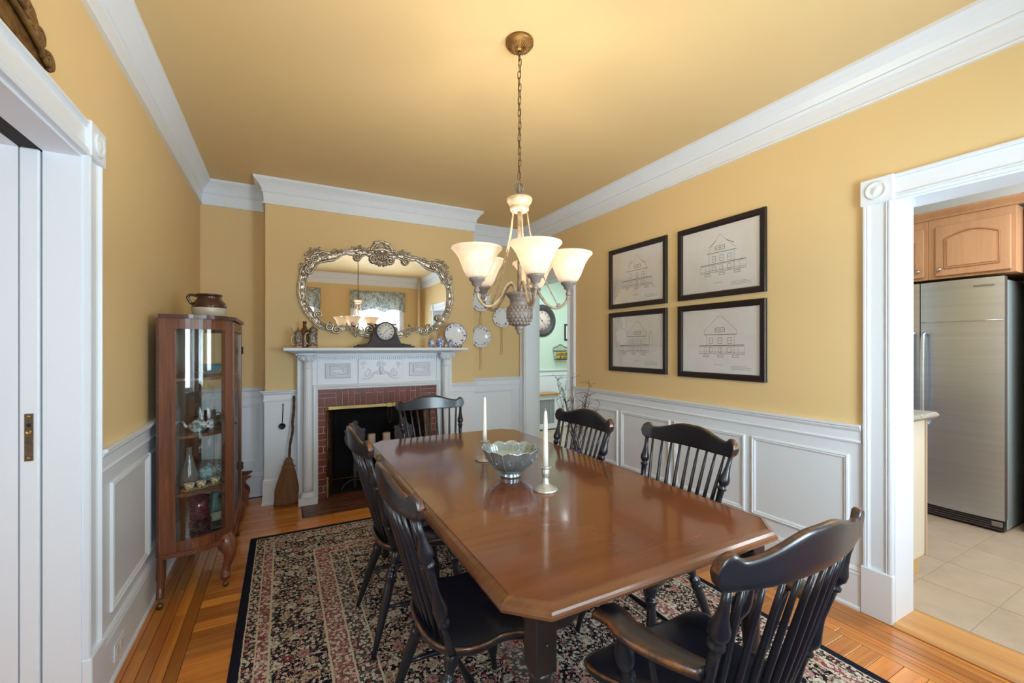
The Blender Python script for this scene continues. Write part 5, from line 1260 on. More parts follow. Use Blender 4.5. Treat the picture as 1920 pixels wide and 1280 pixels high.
# contents of the cabinet
def lobj(name, prof, m, loc, label, cat, group=None, n=24, cap=True):
    o = MB().lathe(prof, n, None, True, cap).build(name, m); o.location = loc; return tag(o, label, cat, group)
S1z, S2z, S3z, S0z = 1.180, 0.871, 0.561, 0.276
AQUA = mat('aqua_glaze', rgb(92, 168, 190), 0.2); RUBY = mat('ruby_glass', rgb(92, 18, 34), 0.1, coat=0.5); PEWM = mat('dull_pewter', rgb(104, 104, 108), 0.4, 0.8)
FLOW = relief('teal_flower_china', rgb(214, 226, 226), rgb(92, 128, 134), rgb(150, 184, 186), 60)
REDB = relief('red_gold_china', rgb(232, 226, 218), rgb(140, 28, 36), rgb(206, 166, 90), 60)
SHG = 'china inside the cabinet'
BOWLP = lambda r, h: [(0, 0), (r * 0.5, 0), (r * 0.52, h * 0.1), (r * 0.85, h * 0.5), (r, h), (r * 0.95, h), (r * 0.8, h * 0.5), (r * 0.4, h * 0.16), (0, h * 0.14)]
PLATEP = lambda r: [(0, 0), (r * 0.6, 0), (r, r * 0.14), (r * 0.98, r * 0.17), (r * 0.6, r * 0.04), (0, r * 0.04)]
lobj('plate', PLATEP(0.085), relief('floral_white_china', rgb(232, 228, 222), rgb(150, 130, 128), rgb(196, 180, 170), 60), (-0.40, 3.27, S1z), 'patterned plate on the top shelf of the cabinet, under the aqua bowl', 'plate', SHG)
lobj('bowl', BOWLP(0.056, 0.056), AQUA, (-0.395, 3.245, S1z + 0.0055), 'aqua blue bowl on the top shelf of the china cabinet', 'bowl', SHG)
lobj('plate', PLATEP(0.06), PORC, (-0.36, 3.45, S1z), 'small white plate at the far end of the top cabinet shelf', 'plate', SHG)
def teapot(loc, r, m, label, rz=0.0, handle_up=False):
    t = thing('teapot', label, 'teapot', loc, rz, SHG)
    MB().lathe([(0, 0), (r * 0.62, 0), (r * 0.66, r * 0.06), (r * 0.95, r * 0.45), (r, r * 0.75), (r * 0.85, r * 1.1), (r * 0.5, r * 1.32), (0, r * 1.34)], 26).build('body', m, t)
    ld_ = MB().lathe([(r * 0.5, r * 1.3), (r * 0.5, r * 1.36), (r * 0.25, r * 1.5), (r * 0.1, r * 1.54), (r * 0.14, r * 1.64), (0, r * 1.7)], 18).build('lid', m, t)
    MB().tube(cr([(r * 0.85, 0, r * 1.05), (r * 1.35, 0, r * 1.35), (r * 1.5, 0, r * 0.95), (r * 1.2, 0, r * 0.55), (r * 0.9, 0, r * 0.5)], 5), r * 0.09, 8).build('handle', m, t)
    MB().tube(cr([(-r * 0.85, 0, r * 0.6), (-r * 1.25, 0, r * 0.8), (-r * 1.4, 0, r * 1.15), (-r * 1.6, 0, r * 1.3)], 5), [r * 0.2] * 6 + [r * 0.13] * 10, 8).build('spout', m, t)
    return t
teapot((-0.425, 2.975, S2z), 0.046, relief('white_sprig_china', rgb(236, 238, 238), rgb(226, 232, 232), rgb(120, 130, 126), 26), 'white teapot with small sprigs on the second cabinet shelf')
mg = thing('tankard', 'dull pewter tankard on the second cabinet shelf behind the white teapot', 'mug', (-0.392, 3.16, S2z), 0, SHG)
MB().lathe([(0.034, 0), (0.036, 0.006), (0.032, 0.014), (0.030, 0.088), (0.033, 0.094), (0.028, 0.094), (0.027, 0.02), (0, 0.02)], 22).build('body', PEWM, mg)
MB().tube(cr([(0.029, 0, 0.078), (0.05, 0, 0.075), (0.052, 0, 0.045), (0.03, 0, 0.022)], 5), 0.004, 6).build('handle', PEWM, mg)
lobj('cup', [(0.02, 0), (0.026, 0.01), (0.026, 0.05), (0.022, 0.05), (0.02, 0.012), (0, 0.012)], PEWM, (-0.345, 3.22, S2z), 'small pewter cup beside the tankard in the cabinet', 'cup', SHG)
lobj('salt_shaker', [(0.014, 0), (0.016, 0.01), (0.011, 0.03), (0.013, 0.042), (0.006, 0.05), (0, 0.052)], PORC, (-0.372, 3.05, S2z), 'tiny pale shaker before the pewter tankard in the cabinet', 'shaker', SHG)
lobj('plate', PLATEP(0.05), PEWM, (-0.34, 3.085, S2z), 'small pewter dish on the second cabinet shelf', 'dish', SHG)
teapot((-0.395, 3.10, S3z + 0.012), 0.050, FLOW, 'teal flowered teapot on the third shelf of the cabinet')
lobj('plate', PLATEP(0.075), FLOW, (-0.37, 3.12, S3z), 'teal flowered plate under the flowered teapot in the cabinet', 'plate', SHG)
for x, y, lb in ((-0.345, 3.18, 'teal flowered cup beside the flowered teapot in the cabinet'), (-0.325, 3.26, 'teal flowered cup at the far end of the third cabinet shelf')):
    lobj('teacup', BOWLP(0.032, 0.045), FLOW, (x, y, S3z + 0.011), lb, 'cup', SHG)
for x, y, lb in ((-0.455, 2.91, 'red and gold cup and saucer, nearest the wall side of the third cabinet shelf'), (-0.405, 2.935, 'red and gold cup and saucer in the middle of the third shelf front'), (-0.345, 2.975, 'red and gold cup and saucer, nearest the cabinet door')):
    c = thing('cup_and_saucer', lb, 'cup', (x, y, S3z), 0, 'red and gold cups in the cabinet')
    MB().lathe(PLATEP(0.038), 20).build('saucer', REDB, c); MB().lathe(BOWLP(0.025, 0.034), 20, T(0, 0, 0.0035)).build('cup', REDB, c)
for i in range(8):
    lobj('ruby_plate', PLATEP(0.062 - 0.001 * (i % 3)), RUBY, (-0.425, 3.00, S0z + 0.0005 + i * 0.0112), ('lowest', 'second lowest', 'third lowest', 'fourth lowest', 'fifth lowest', 'third highest', 'second highest', 'topmost')[i] + ' ruby glass plate of the stack at the bottom of the cabinet', 'plate', 'stack of ruby glass plates')
lobj('ruby_vase', [(0, 0), (0.05, 0), (0.055, 0.01), (0.048, 0.06), (0.056, 0.12), (0.052, 0.12), (0.044, 0.06), (0, 0.012)], RUBY, (-0.425, 3.00, S0z + 0.098), 'ruby glass bowl standing on the stacked ruby plates', 'bowl', SHG)
lobj('platter', PLATEP(0.075), mat('dark_glass', rgb(26, 20, 26), 0.1), (-0.345, 3.085, S0z), 'dark glass plate at the bottom front of the cabinet', 'plate', SHG)
fg = thing('figurine', 'green-dressed figurine with a blue brimmed hat at the bottom of the cabinet', 'figurine', (-0.375, 3.215, S0z), 0)
GD = mat('sage_glaze', rgb(112, 142, 132), 0.35, noise=(20, 0.3))
MB().lathe([(0, 0), (0.040, 0), (0.042, 0.02), (0.036, 0.025), (0.038, 0.07), (0, 0.07)], 20).build('pedestal', mat('ivory_glaze', rgb(206, 198, 170), 0.35), fg)
MB().lathe([(0.050, 0.062), (0.052, 0.07), (0.034, 0.12), (0.022, 0.145), (0.026, 0.165), (0.012, 0.18), (0, 0.18)], 22, None, True, True, lambda a, z: 1 + 0.06 * math.cos(a * 7)).build('dress', GD, fg)
for s in (-1, 1): MB().tube(cr([(s * 0.024, 0, 0.165), (s * 0.048, -0.01, 0.14), (s * 0.036, -0.03, 0.115)], 4), 0.010, 8).build('sleeve', GD, fg)
MB().sphere((0, 0, 0.197), 0.02, 12, 8).build('head', mat('doll_face', rgb(216, 182, 160), 0.4), fg)
MB().lathe([(0.044, 0.205), (0.042, 0.210), (0.024, 0.214), (0.022, 0.235), (0.016, 0.241), (0, 0.242)], 22).build('hat', mat('slate_blue_felt', rgb(74, 84, 104), 0.6), fg)
lobj('decanter', [(0, 0), (0.045, 0), (0.048, 0.01), (0.044, 0.06), (0.024, 0.13), (0.015, 0.17), (0.014, 0.21), (0.018, 0.215), (0.012, 0.216), (0.010, 0.17), (0.02, 0.12), (0.04, 0.06), (0.04, 0.015), (0, 0.012)], mat('smoky_grey_glass', rgb(124, 116, 112), 0.1, coat=0.4), (-0.475, 3.03, S3z), 'smoky grey glass decanter at the wall side of the third cabinet shelf', 'decanter', SHG)

# scroll-ended wooden stand half hidden behind the cabinet
ss = thing('scroll_stand', 'low scroll-sided brown wooden stand behind the china cabinet', 'stand', (-0.34, 4.36, 0))
out = cr([(0.035, 0.0, 0), (0.065, 0.02, 0), (0.082, 0.07, 0), (0.076, 0.11, 0), (0.052, 0.145, 0), (0.05, 0.18, 0), (0.066, 0.215, 0), (0.098, 0.238, 0), (0.092, 0.25, 0), (0.04, 0.25, 0), (-0.10, 0.25, 0), (-0.10, 0.0, 0)], 4, True)
for q in (0, 1): MB().prism([(p.x, p.y) for p in out], -0.008, 0.008, T(0, -0.08 + q * 0.16, 0.0015) @ RX(R90)).build('side', OAK, ss)
MB().box(-0.09, 0.03, -0.075, 0.075, 0.10, 0.115).build('shelf_board', OAK, ss)

# ------------------------------------------------------------------ dried branches in a blue floor vase
BXv, BYv = 2.36, 3.16
vz = thing('floor_vase', 'cobalt blue floor vase beside the right wall, half hidden by a chair', 'vase', (BXv, BYv, 0.0005))
MB().lathe([(0, 0), (0.075, 0), (0.08, 0.01), (0.10, 0.10), (0.105, 0.18), (0.085, 0.28), (0.05, 0.35), (0.045, 0.38), (0.056, 0.42), (0.050, 0.42), (0.04, 0.38), (0.045, 0.35), (0.08, 0.27), (0.09, 0.1), (0, 0.02)], 30).build('body', mat('cobalt_glaze', rgb(34, 64, 150), 0.12, coat=0.5), vz)
MB().lathe([(0.100, 0.15), (0.1065, 0.16), (0.1065, 0.20), (0.100, 0.21)], 30, None, True, False).build('band', mat('pale_blue_band', rgb(150, 176, 214), 0.2), vz)
BRN = mat('dry_brown_twig', rgb(82, 66, 56), 0.85)
tw = thing('dried_branches', 'bunch of dried bare branches standing in the blue floor vase', 'branches', (BXv, BYv, 0.30))
rb = random.Random(11)
for i in range(17):
    a = rb.uniform(0, 2 * PI); sp = rb.uniform(0.06, 0.24); H = rb.uniform(0.48, 0.78)
    e = Vector((sp * math.cos(a), sp * math.sin(a) * 0.9, H)); e.x = min(e.x, 0.15)
    pts = [Vector((0.012 * math.cos(a), 0.012 * math.sin(a), 0.0))]
    for k in range(1, 8):
        t = k / 7; q = Vector((e.x * t ** 1.3, e.y * t ** 1.3, H * t)) + Vector((rb.uniform(-1, 1), rb.uniform(-1, 1), 0)) * 0.016
        if q.z < 0.16: q.x = max(-0.02, min(0.02, q.x)); q.y = max(-0.02, min(0.02, q.y))
        pts.append(q)
    st = MB(); C = cr(pts, 3); st.tube(C, [0.0042 * (1 - 0.7 * j / len(C)) for j in range(len(C))], 5)
    for k in range(3, 8):
        for _ in range(2):
            p = pts[k]; dirv = Vector((rb.uniform(-1, 1), rb.uniform(-1, 1), rb.uniform(0.1, 1))).normalized() * rb.uniform(0.03, 0.09)
            if p.x + dirv.x > 0.2: dirv.x *= -1
            st.tube([p, p + dirv * 0.5 + Vector((0, 0, 0.01)), p + dirv], [0.0018, 0.0014, 0.0008], 4)
            st.sphere(tuple(p + dirv), 0.0035, 5, 4)
    st.build('branch', BRN, tw, kind='stuff')

# ------------------------------------------------------------------ small things on the left wall
ol = thing('wall_outlet', 'white electrical outlet plate on the left baseboard', 'outlet', (XL + 0.0215, 2.355, 0.098))
MB().bbox(0, 0.005, -0.058, 0.058, -0.036, 0.036, 0.002).build('cover_plate', WHITE, ol)
for y in (-0.024, 0.024): MB().bbox(0.004, 0.0068, y - 0.016, y + 0.016, -0.018, 0.018, 0.002).build('socket', mat('off_white_plastic', rgb(214, 212, 206), 0.4), ol)
CARV = mat('brown_gilt_carving', rgb(142, 104, 52), 0.45, 0.3, noise=(40, 0.6), c2=rgb(62, 40, 20))
cf = thing('carved_overdoor', 'brown carved wooden ornament above the pocket door at the top left', 'carving', (XL + 0.018, 1.20, 2.165))
ov = [(-0.56, 0.0)] + [(-0.56 + 1.12 * i / 24, 0.03 + 0.20 * math.sin(PI * i / 24) ** 0.8 + 0.012 * math.sin(i * 2.4)) for i in range(25)] + [(0.56, 0.0)]
MB().prism(ov, 0, 0.012, wallM((-0.016, 0, 0), (0, 1, 0), (1, 0, 0))).build('back_board', CARV, cf)
for i in range(21):
    t = i / 20; y = -0.54 + 1.08 * t; z = 0.022 + 0.17 * math.sin(PI * t) ** 0.8
    pts = [(0.006, y + 0.030 * (1 - 0.8 * u) * math.cos(u * 10 + t * 5), z + 0.026 * (1 - 0.8 * u) * math.sin(u * 10 + t * 5)) for u in [k / 22 for k in range(23)]]
    MB().tube(pts, 0.0075, 6).build('scroll', CARV, cf)
for j in range(3):
    pts = cr([(0.002, 0.56 - 0.02 * j, 0.008 + 0.004 * j), (0.006, 0.45, 0.045 + j * 0.026), (0.004, 0.34, 0.07 + j * 0.035), (0.004, 0.22, 0.08 + j * 0.045), (0.004, 0.05, 0.09 + j * 0.05)], 6)
    MB().tube(pts, 0.008, 6).build('carved_stem', CARV, cf)

# ------------------------------------------------------------------ window dressing on the rear wall and the heating pipe (seen in the mirror)
def lace():
    t = NT('grey_lace_print'); v = t.coord('Object'); nz = t.n('ShaderNodeTexNoise', {'Vector': v, 'Scale': 26.0, 'Detail': 4.0, 'Distortion': 1.5})
    c = t.ramp(nz.outputs['Fac'], [(0.42, rgb(150, 156, 158)), (0.5, rgb(204, 208, 206)), (0.6, rgb(226, 228, 226))])
    d = t.n('ShaderNodeBsdfDiffuse', {'Color': c}); tr = t.n('ShaderNodeBsdfTranslucent', {'Color': c}); mx = t.n('ShaderNodeMixShader', {0: 0.45, 1: d.outputs[0], 2: tr.outputs[0]})
    t.t.links.new(mx.outputs[0], t.out.inputs[0]); return t.m
LACE = lace()
def sheer_m():
    t = NT('white_sheer'); d = t.n('ShaderNodeBsdfTranslucent', {'Color': rgb(240, 246, 246)}); d2 = t.n('ShaderNodeBsdfTransparent', {'Color': (1, 1, 1, 1)})
    mx = t.n('ShaderNodeMixShader', {0: 0.55, 1: d.outputs[0], 2: d2.outputs[0]}); t.t.links.new(mx.outputs[0], t.out.inputs[0]); return t.m
SHEER = sheer_m()
def drape(name, x0, x1, ztop, zbot, m, parent, y=YR + 0.06, folds=9, amp=0.012, scal_=0.0, label=None):
    n = 80; v = []; f = []; rows_ = 10
    for i in range(n + 1):
        t = i / n; x = x0 + (x1 - x0) * t; zb = zbot + scal_ * abs(math.cos(t * PI * 2.5))
        for j in range(rows_ + 1):
            q = j / rows_; v.append((x, y + amp * math.sin(t * folds * 2 * PI) * (0.5 + 0.5 * q), ztop + (zb - ztop) * q))
    R = rows_ + 1
    for i in range(n):
        for j in range(rows_): f.append((i * R + j, (i + 1) * R + j, (i + 1) * R + j + 1, i * R + j + 1))
    o = MB().add(v, f, None, True).build(name, m, parent)
    md = o.modifiers.new('cloth_thickness', 'SOLIDIFY'); md.thickness = 0.0015
    return o
for i, ((a, b), w_) in enumerate(zip(WIN, ('the window by the corner pipe', 'the window behind the camera'))):
    cu = thing('curtain', 'grey lace valance and white sheers on ' + w_, 'curtain', ((a + b) / 2, YR, 0), 0, 'window curtains on the rear wall')
    hw = (b - a) / 2
    drape('valance', -hw - 0.105, hw + 0.105, 2.465, 2.05, LACE, cu, 0.065, 10, 0.012, 0.06)
    drape('sheer', -hw, -hw + 0.20, 2.44, 0.78, SHEER, cu, 0.045, 4, 0.010); drape('sheer', hw - 0.20, hw, 2.44, 0.78, SHEER, cu, 0.045, 4, 0.010)
    MB().tube([(-hw - 0.11, 0.05, 2.462), (hw + 0.11, 0.05, 2.462)], 0.008, 8).build('rod', WHITE, cu)
hp_ = tag(MB().tube([(2.51, YR + 0.10, 0.0), (2.51, YR + 0.10, ZC)], 0.026, 14).build('heating_pipe', mat('tan_pipe_paint', rgb(222, 206, 182), 0.45)), 'pale painted heating pipe in the rear corner, seen in the mirror', 'pipe')
# ------------------------------------------------------------------ kitchen beyond the right doorway
KX0, KX1, KY0, KY1 = XR + WT, 5.30, -0.72, 2.40
kf = struct(MB().box(KX0 + 0.0, KX1, KY0, KY1, -0.02, 0.004).build('floor_kitchen', mat('grout', rgb(190, 176, 158), 0.8)))
TILE = mat('beige_stone_tile', rgb(184, 164, 142), 0.42, noise=(7, 0.16), rnd=0.05, scale=(1, 1, 1))
x = 2.85 - 0.40
while x < KX1:
    y = 0.76 - 0.31 * 5
    while y < KY1:
        a, b, c, d = max(x, KX0), min(x + 0.40, KX1), max(y, KY0), min(y + 0.31, KY1)
        if b - a > 0.02 and d - c > 0.02: MB().bbox(a + 0.002, b - 0.002, c + 0.002, d - 0.002, 0.0, 0.009, 0.0015).build('tile', TILE, kf)
        y += 0.31
    x += 0.40
struct(MB().box(KX0, 6.2, -0.75, 7.0, 2.70, 2.78).build('ceiling_kitchen', KWALL))
struct(MB().box(KX1, KX1 + 0.1, KY0, KY1, 0, 2.70).build('wall_kitchen_far', KWALL))
struct(MB().box(KX0, KX1 + 0.1, KY1, KY1 + 0.08, 0, 2.70).build('wall_kitchen_side', KWALL))
struct(MB().box(KX0, KX1 + 0.1, KY0 - 0.08, KY0, 0, 2.70).build('wall_kitchen_near', KWALL))
struct(MB().box(4.70, KX1, KY0, KY1, 2.42, 2.70).build('wall_soffit', KWALL))
MAPLE = wood('maple_cabinet', rgb(206, 160, 122), rgb(184, 136, 100), 'Z', 6.0, 0.35, 0.1, 0.0, 0.1, 0.03)
STEEL = mat('brushed_stainless', rgb(196, 204, 216), 0.32, 1.0, noise=(2.0, 0.12), scale=(1, 0.4, 14), bump=(60, 0.02))
FX = 4.55
fr = thing('refrigerator', 'stainless steel side-by-side refrigerator in the kitchen', 'refrigerator', (0, 0, 0))
MB().bbox(FX + 0.07, 5.28, 1.035, 1.93, 0.02, 1.84, 0.006).build('case', mat('grey_fridge_case', rgb(150, 166, 170), 0.4, 0.2), fr)
def fdoor(y0, y1, hy):
    n = 8; v = []; f = []
    for i in range(n + 1):
        t = i / n; bul = 0.014 * (1 - (2 * t - 1) ** 2)
        yy = y0 + (y1 - y0) * t
        v += [(FX - bul, yy, 0.10), (FX - bul, yy, 1.86), (FX + 0.062, yy, 0.10), (FX + 0.062, yy, 1.86)]
    for i in range(n):
        a = 4 * i; b = a + 4; f += [(a, b, b + 1, a + 1), (a + 2, a + 3, b + 3, b + 2), (a + 1, b + 1, b + 3, a + 3), (a, a + 2, b + 2, b)]
    f += [(0, 1, 3, 2), (4 * n, 4 * n + 2, 4 * n + 3, 4 * n + 1)]
    d = smooth_by_angle(MB().add(v, f, None, True).build('door', STEEL, fr), 30)
    MB().tube(cr([(FX - 0.010, hy, 1.46), (FX - 0.05, hy, 1.43), (FX - 0.062, hy, 1.25), (FX - 0.064, hy, 1.0), (FX - 0.058, hy, 0.78), (FX - 0.010, hy, 0.72)], 6), 0.014, 10).build('handle', STEEL, d)
    return d
d1 = fdoor(1.035, 1.492, 1.462); fdoor(1.498, 1.93, 1.53)
MB().bbox(FX - 0.017, FX - 0.008, 1.06, 1.17, 1.795, 1.808, 0.001, T(0, 0.02, 0)).build('badge', mat('grey_badge', rgb(150, 148, 150), 0.3, 0.8), d1)
MB().tube([(FX - 0.006, 1.04, 1.545), (FX - 0.0135, 1.15, 1.545), (FX - 0.0155, 1.26, 1.545), (FX - 0.0135, 1.38, 1.545), (FX - 0.006, 1.488, 1.545)], 0.004, 6).build('highlight_line', mat('bright_highlight', rgb(214, 206, 204), 0.25, 1.0), d1)  # thin bright tube puts a highlight line across the steel door
gr = MB().box(FX + 0.01, FX + 0.07, 1.04, 1.925, 0.02, 0.098).build('toe_grille', mat('black_plastic', rgb(28, 28, 32), 0.4), fr)
for i in range(4): MB().box(FX + 0.004, FX + 0.012, 1.05, 1.915, 0.028 + i * 0.017, 0.036 + i * 0.017).build('slat', mat('dark_grey_slat', rgb(78, 74, 78), 0.4), gr)
MB().bbox(FX - 0.004, FX + 0.05, 1.045, 1.10, 0.05, 0.085, 0.003).build('hinge', mat('grey_badge', rgb(150, 148, 150), 0.3, 0.8), fr)
# wall cabinets over it
def upper(y0, y1, label, knob_side):
    u = thing('wall_cabinet', label, 'cabinet', (0, 0, 0), 0, 'maple wall cabinets in the kitchen')
    X = FX + 0.02
    MB().box(X, 5.28, y0, y1, 1.885, 2.36).build('body', MAPLE, u)
    d0, d1_, z0, z1 = y0 + 0.02, y1 - 0.045, 1.905, 2.295
    dr = MB().bbox(X - 0.022, X - 0.001, d0, d1_, z0, z1, 0.004).build('door', MAPLE, u)
    M = wallM((X - 0.022, d1_, z0), (0, -1, 0), (-1, 0, 0)); w, h = d1_ - d0, z1 - z0; e = 0.055
    arch = [(e, e), (w - e, e), (w - e, h - e - 0.05)] + [(w - e - (w - 2 * e) * t, h - e - 0.05 + 0.045 * math.sin(PI * t)) for t in [i / 12 for i in range(1, 12)]] + [(e, h - e - 0.05)]
    MB().tube([tuple(M @ Vector((p[0], p[1], 0.001))) for p in arch], 0.006, 6, None, True).build('panel_bead', mat('maple_shadow_bead', rgb(170, 120, 84), 0.4), dr)
    cx_, cy_ = w / 2, h / 2 - 0.02
    MB().prism([(cx_ + (p[0] - cx_) * 0.90, cy_ + (p[1] - cy_) * 0.88) for p in arch], 0.0, 0.006, M).build('raised_panel', MAPLE, dr)
    ky = (d1_ - 0.03) if knob_side > 0 else (d0 + 0.03)
    MB().lathe([(0.005, 0), (0.006, 0.012), (0.014, 0.018), (0.015, 0.026), (0.008, 0.032), (0, 0.033)], 14, T(X - 0.022, ky, z0 + 0.05) @ RY(-R90)).build('knob', mat('satin_nickel', rgb(200, 196, 190), 0.25, 1.0), dr)
upper(0.985, 1.45, 'maple wall cabinet with an arched door above the refrigerator', 1)
upper(1.452, 1.93, 'maple wall cabinet beside the arched one, mostly hidden by the door jamb', -1)
cm = tag(MB().sweep([(FX + 0.02, 1.95), (FX + 0.02, 0.86)][::-1], [(-0.02, 2.36), (0.012, 2.36), (0.02, 2.375), (0.05, 2.405), (0.055, 2.42), (-0.02, 2.42)]).build('cabinet_cornice', MAPLE), 'maple cornice board running along the top of the kitchen cabinets', 'moulding')
tag(MB().bbox(FX + 0.17, 5.28, 0.84, 0.978, 0.0095, 2.36, 0.004).build('cabinet_end_panel', MAPLE), 'tall maple end panel to the right of the refrigerator', 'cabinet panel')
# peninsula
pn = thing('kitchen_peninsula', 'cream peninsula end panel by the kitchen doorway', 'cabinet', (0, 0, 0))
CRM = mat('cream_laminate', rgb(222, 212, 192), 0.45)
MB().bbox(KX0 + 0.01, 3.40, 1.095, 2.2, 0.105, 0.925, 0.003).build('end_panel', CRM, pn)
MB().bbox(KX0 + 0.012, 3.34, 1.10, 2.2, 0.0095, 0.105, 0.002).build('toe_board', mat('tan_toe_board', rgb(206, 170, 112), 0.5), pn)
MB().bbox(3.395, 3.415, 1.088, 2.2, 0.10, 0.925, 0.003).build('edge_strip', mat('tan_edge', rgb(196, 172, 148), 0.5), pn)
GRAN = relief('speckled_granite', rgb(188, 184, 172), rgb(96, 92, 86), rgb(140, 132, 120), 120)
tag(MB().bbox(KX0 + 0.006, 3.46, 1.045, 2.2, 0.926, 0.962, 0.014).build('granite_worktop', GRAN), 'speckled granite worktop edge just inside the kitchen doorway', 'worktop')

# ------------------------------------------------------------------ passage beyond the far doorway
HX0, HX1, HY0, HY1 = XR + WT, 4.75, 2.50, 6.05
hf = struct(MB().box(HX0, HX1, HY0, HY1, -0.02, 0.004).build('floor_passage', MATS['grout']))
x = HX0
while x < HX1:
    y = HY0
    while y < HY1:
        a, b, c, d = x, min(x + 0.33, HX1), y, min(y + 0.33, HY1)
        if b - a > 0.02 and d - c > 0.02: MB().bbox(a + 0.002, b - 0.002, c + 0.002, d - 0.002, 0.0, 0.009, 0.0015).build('tile', TILE, hf)
        y += 0.33
    x += 0.33
hw_ = struct(MB().box(HX0 - 0.2, HX1, HY1, HY1 + 0.1, 0, 2.70).build('wall_passage_end', GREEN))
struct(MB().box(HX1, HX1 + 0.1, HY0, HY1 + 0.1, 0, 2.70).build('wall_passage_side', GREEN))
struct(MB().box(HX0 - 0.1, HX0, YBR + 0.15, HY1 + 0.1, 0, 2.70).build('wall_passage_left', GREEN))
MB().box(HX0, HX1, HY1 - 0.008, HY1, 0, 0.93).build('wainscot', WHITE, hw_)
MB().sweep([(HX1, HY1), (HX0, HY1)], rail_prof(0.965)).build('chair_rail', WHITE, hw_)
MB().sweep([(HX1, HY1), (HX0, HY1)], BASEP).build('baseboard', WHITE, hw_)
rc = thing('radiator_cover', 'white radiator cover with a wooden top in the pale green passage', 'radiator cover', (0, 0, 0))
RXa, RXb = 3.30, 3.955
wall_grid([RXa, RXa + 0.06, RXb - 0.065, RXb], [0.03, 0.11, 0.50, 0.575], [(RXa + 0.06, RXb - 0.065, 0.11, 0.50)], 5.80, 5.82, 'X').build('front_frame', WHITE, rc)
MB().box(RXb - 0.02, RXb, 5.822, 6.015, 0.0095, 0.575).build('side', WHITE, rc); MB().box(RXa, RXa + 0.02, 5.822, 6.015, 0.0095, 0.575).build('side', WHITE, rc)
MB().box(RXa + 0.06, RXb - 0.065, 5.825, 5.83, 0.10, 0.51).build('grille_back', mat('grey_grille', rgb(150, 154, 162), 0.5), rc)
for i in range(28):
    x = RXa + 0.065 + i * (RXb - RXa - 0.135) / 27; MB().box(x - 0.004, x + 0.004, 5.812, 5.824, 0.11, 0.50).build('grille_bar', mat('light_grey_bar', rgb(186, 190, 196), 0.4), rc)
MB().bbox(RXa - 0.03, RXb + 0.035, 5.765, 6.012, 0.577, 0.602, 0.006).build('top', OAKT, rc)
wk = thing('wall_clock', 'round pink-faced wall clock with a dark wide frame in the passage', 'clock', (3.80, HY1, 1.785))
WM = RX(R90)
MB().lathe([(0.165, 0.0), (0.165, 0.012), (0.175, 0.022), (0.19, 0.020), (0.20, 0.028), (0.235, 0.034), (0.245, 0.026), (0.262, 0.022), (0.268, 0.010), (0.268, 0.0)], 48, WM, True, False).build('frame', mat('dark_grey_frame', rgb(70, 66, 70), 0.4), wk)
fc = MB().lathe([(0, 0.008), (0.168, 0.008), (0.168, 0.002), (0, 0.002)], 40, WM).build('face', mat('pinkish_dial', rgb(228, 206, 198), 0.6), wk)
clock_numerals(fc, WM @ T(0, 0, 0.0082), 0.138, 12, 0.036, INK, 2)
hand(0.085, 0.004, math.radians(40), 0.0095, fc, WM); hand(0.12, 0.003, -math.radians(140), 0.0105, fc, WM)
MB().lathe([(0.010, 0.0), (0.010, 0.006), (0, 0.007)], 12, WM @ T(0, 0, 0.0082)).build('hub', INK, fc)
bk = thing('wire_basket', 'black wire wall basket on the pale green wall, holding lemons', 'basket', (4.17, HY1, 1.13))
top = cr([(-0.15, 0, 0.18), (-0.13, 0, 0.21), (-0.07, 0, 0.225), (0, 0, 0.26), (0.07, 0, 0.225), (0.13, 0, 0.21), (0.15, 0, 0.18)], 5)
MB().tube([(p.x, -0.006, p.z) for p in top], 0.004, 6).build('back_wire', IRON, bk)
for z, w in ((0.005, 0.125), (0.15, 0.15)):
    MB().tube([(-w, -0.006, z), (-w, -0.11, z), (w, -0.11, z), (w, -0.006, z)], 0.004, 6, None, True).build('rim_wire', IRON, bk)
for i in range(11):
    t = -1 + 2 * i / 10
    MB().tube([(0.15 * t, -0.11, 0.15), (0.125 * t, -0.11, 0.005), (0.125 * t, -0.006, 0.005), (0.15 * t, -0.006, 0.18 + 0.07 * (1 - t * t))], 0.0025, 5).build('wire', IRON, bk)
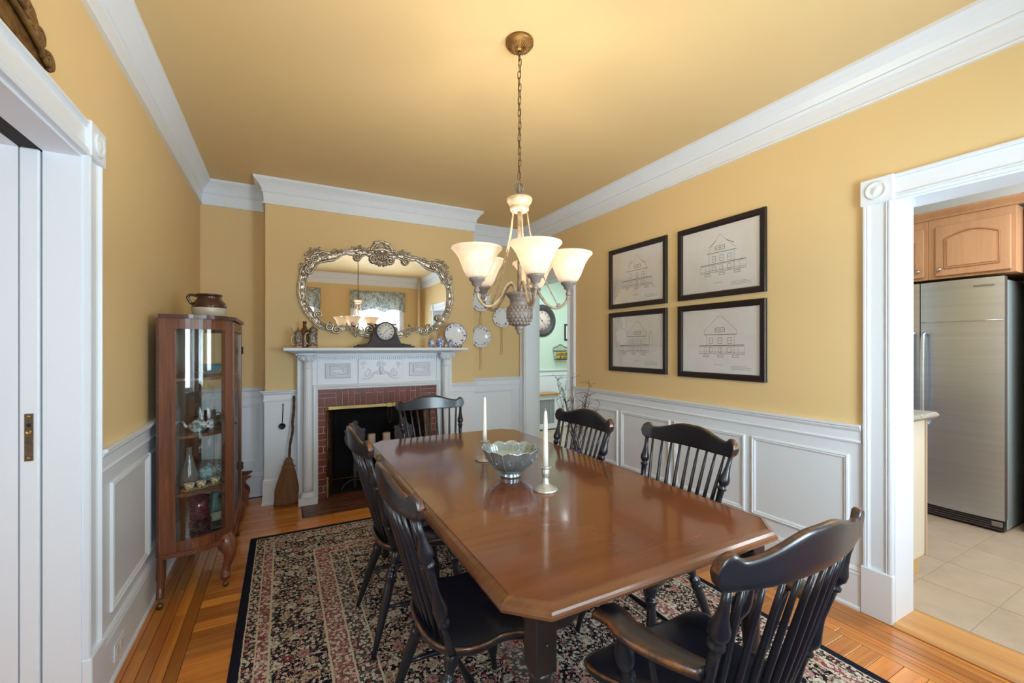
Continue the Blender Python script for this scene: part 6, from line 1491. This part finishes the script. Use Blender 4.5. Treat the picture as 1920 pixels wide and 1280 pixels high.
LEM = mat('lemon_skin', rgb(236, 188, 50), 0.4, rnd=0.08, bump=(90, 0.3))
for i, (x, y, z) in enumerate([(-0.082, -0.06, 0.042), (-0.004, -0.062, 0.042), (0.074, -0.06, 0.042), (-0.055, -0.055, 0.112), (0.022, -0.06, 0.114), (0.098, -0.055, 0.116)]):
    l = tag(MB().lathe([(0, -0.036), (0.006, -0.034), (0.02, -0.024), (0.029, 0), (0.021, 0.024), (0.007, 0.034), (0, 0.037)], 16).build('lemon', LEM), ('lower left', 'lower middle', 'lower right', 'upper left', 'upper middle', 'upper right')[i] + ' yellow lemon in the black wire wall basket', 'lemon', 'lemons in the wire basket')
    l.location = (4.17 + x, HY1 + y, 1.13 + z); l.rotation_euler = (0.4 * i, 1.2 + 0.5 * i, i)
pf = thing('small_frame', 'small dark frame on the pale green wall above the wire basket', 'picture frame', (4.365, HY1, 1.60))
wall_grid([-0.11, -0.085, 0.085, 0.11], [-0.14, -0.115, 0.115, 0.14], [(-0.085, 0.085, -0.115, 0.115)], -0.016, 0.0, 'X').build('frame', BLKF, pf)
MB().box(-0.085, 0.085, -0.006, -0.002, -0.115, 0.115).build('picture', PAPER, pf)

# ------------------------------------------------------------------ parlour behind the pocket door: a plain shell that lets its daylight in
pf_ = struct(MB().box(-4.1, XL - 0.20, -0.75, 2.9, -0.02, -0.003).build('floor_parlour', SUBFL))
for i in range(26):
    y = -0.75 + i * 0.14
    MB().bbox(-4.1, XL - 0.001, y + 0.001, min(y + 0.139, 2.899), -0.012, 0.0, 0.0015).build('plank', PLANK, pf_)
struct(MB().box(-4.2, XL - 0.20, -0.75, 3.0, 2.70, 2.78).build('ceiling_parlour', CREAM))
struct(MB().box(-4.2, -4.1, -0.75, 3.0, 0, 2.70).build('wall_parlour_far', CREAM))
struct(MB().box(-4.2, XL - 0.20, 2.9, 3.0, 0, 2.70).build('wall_parlour_side', CREAM))
struct(MB().box(-4.2, XL - 0.20, -0.85, -0.75, 0, 2.70).build('wall_parlour_near', CREAM))
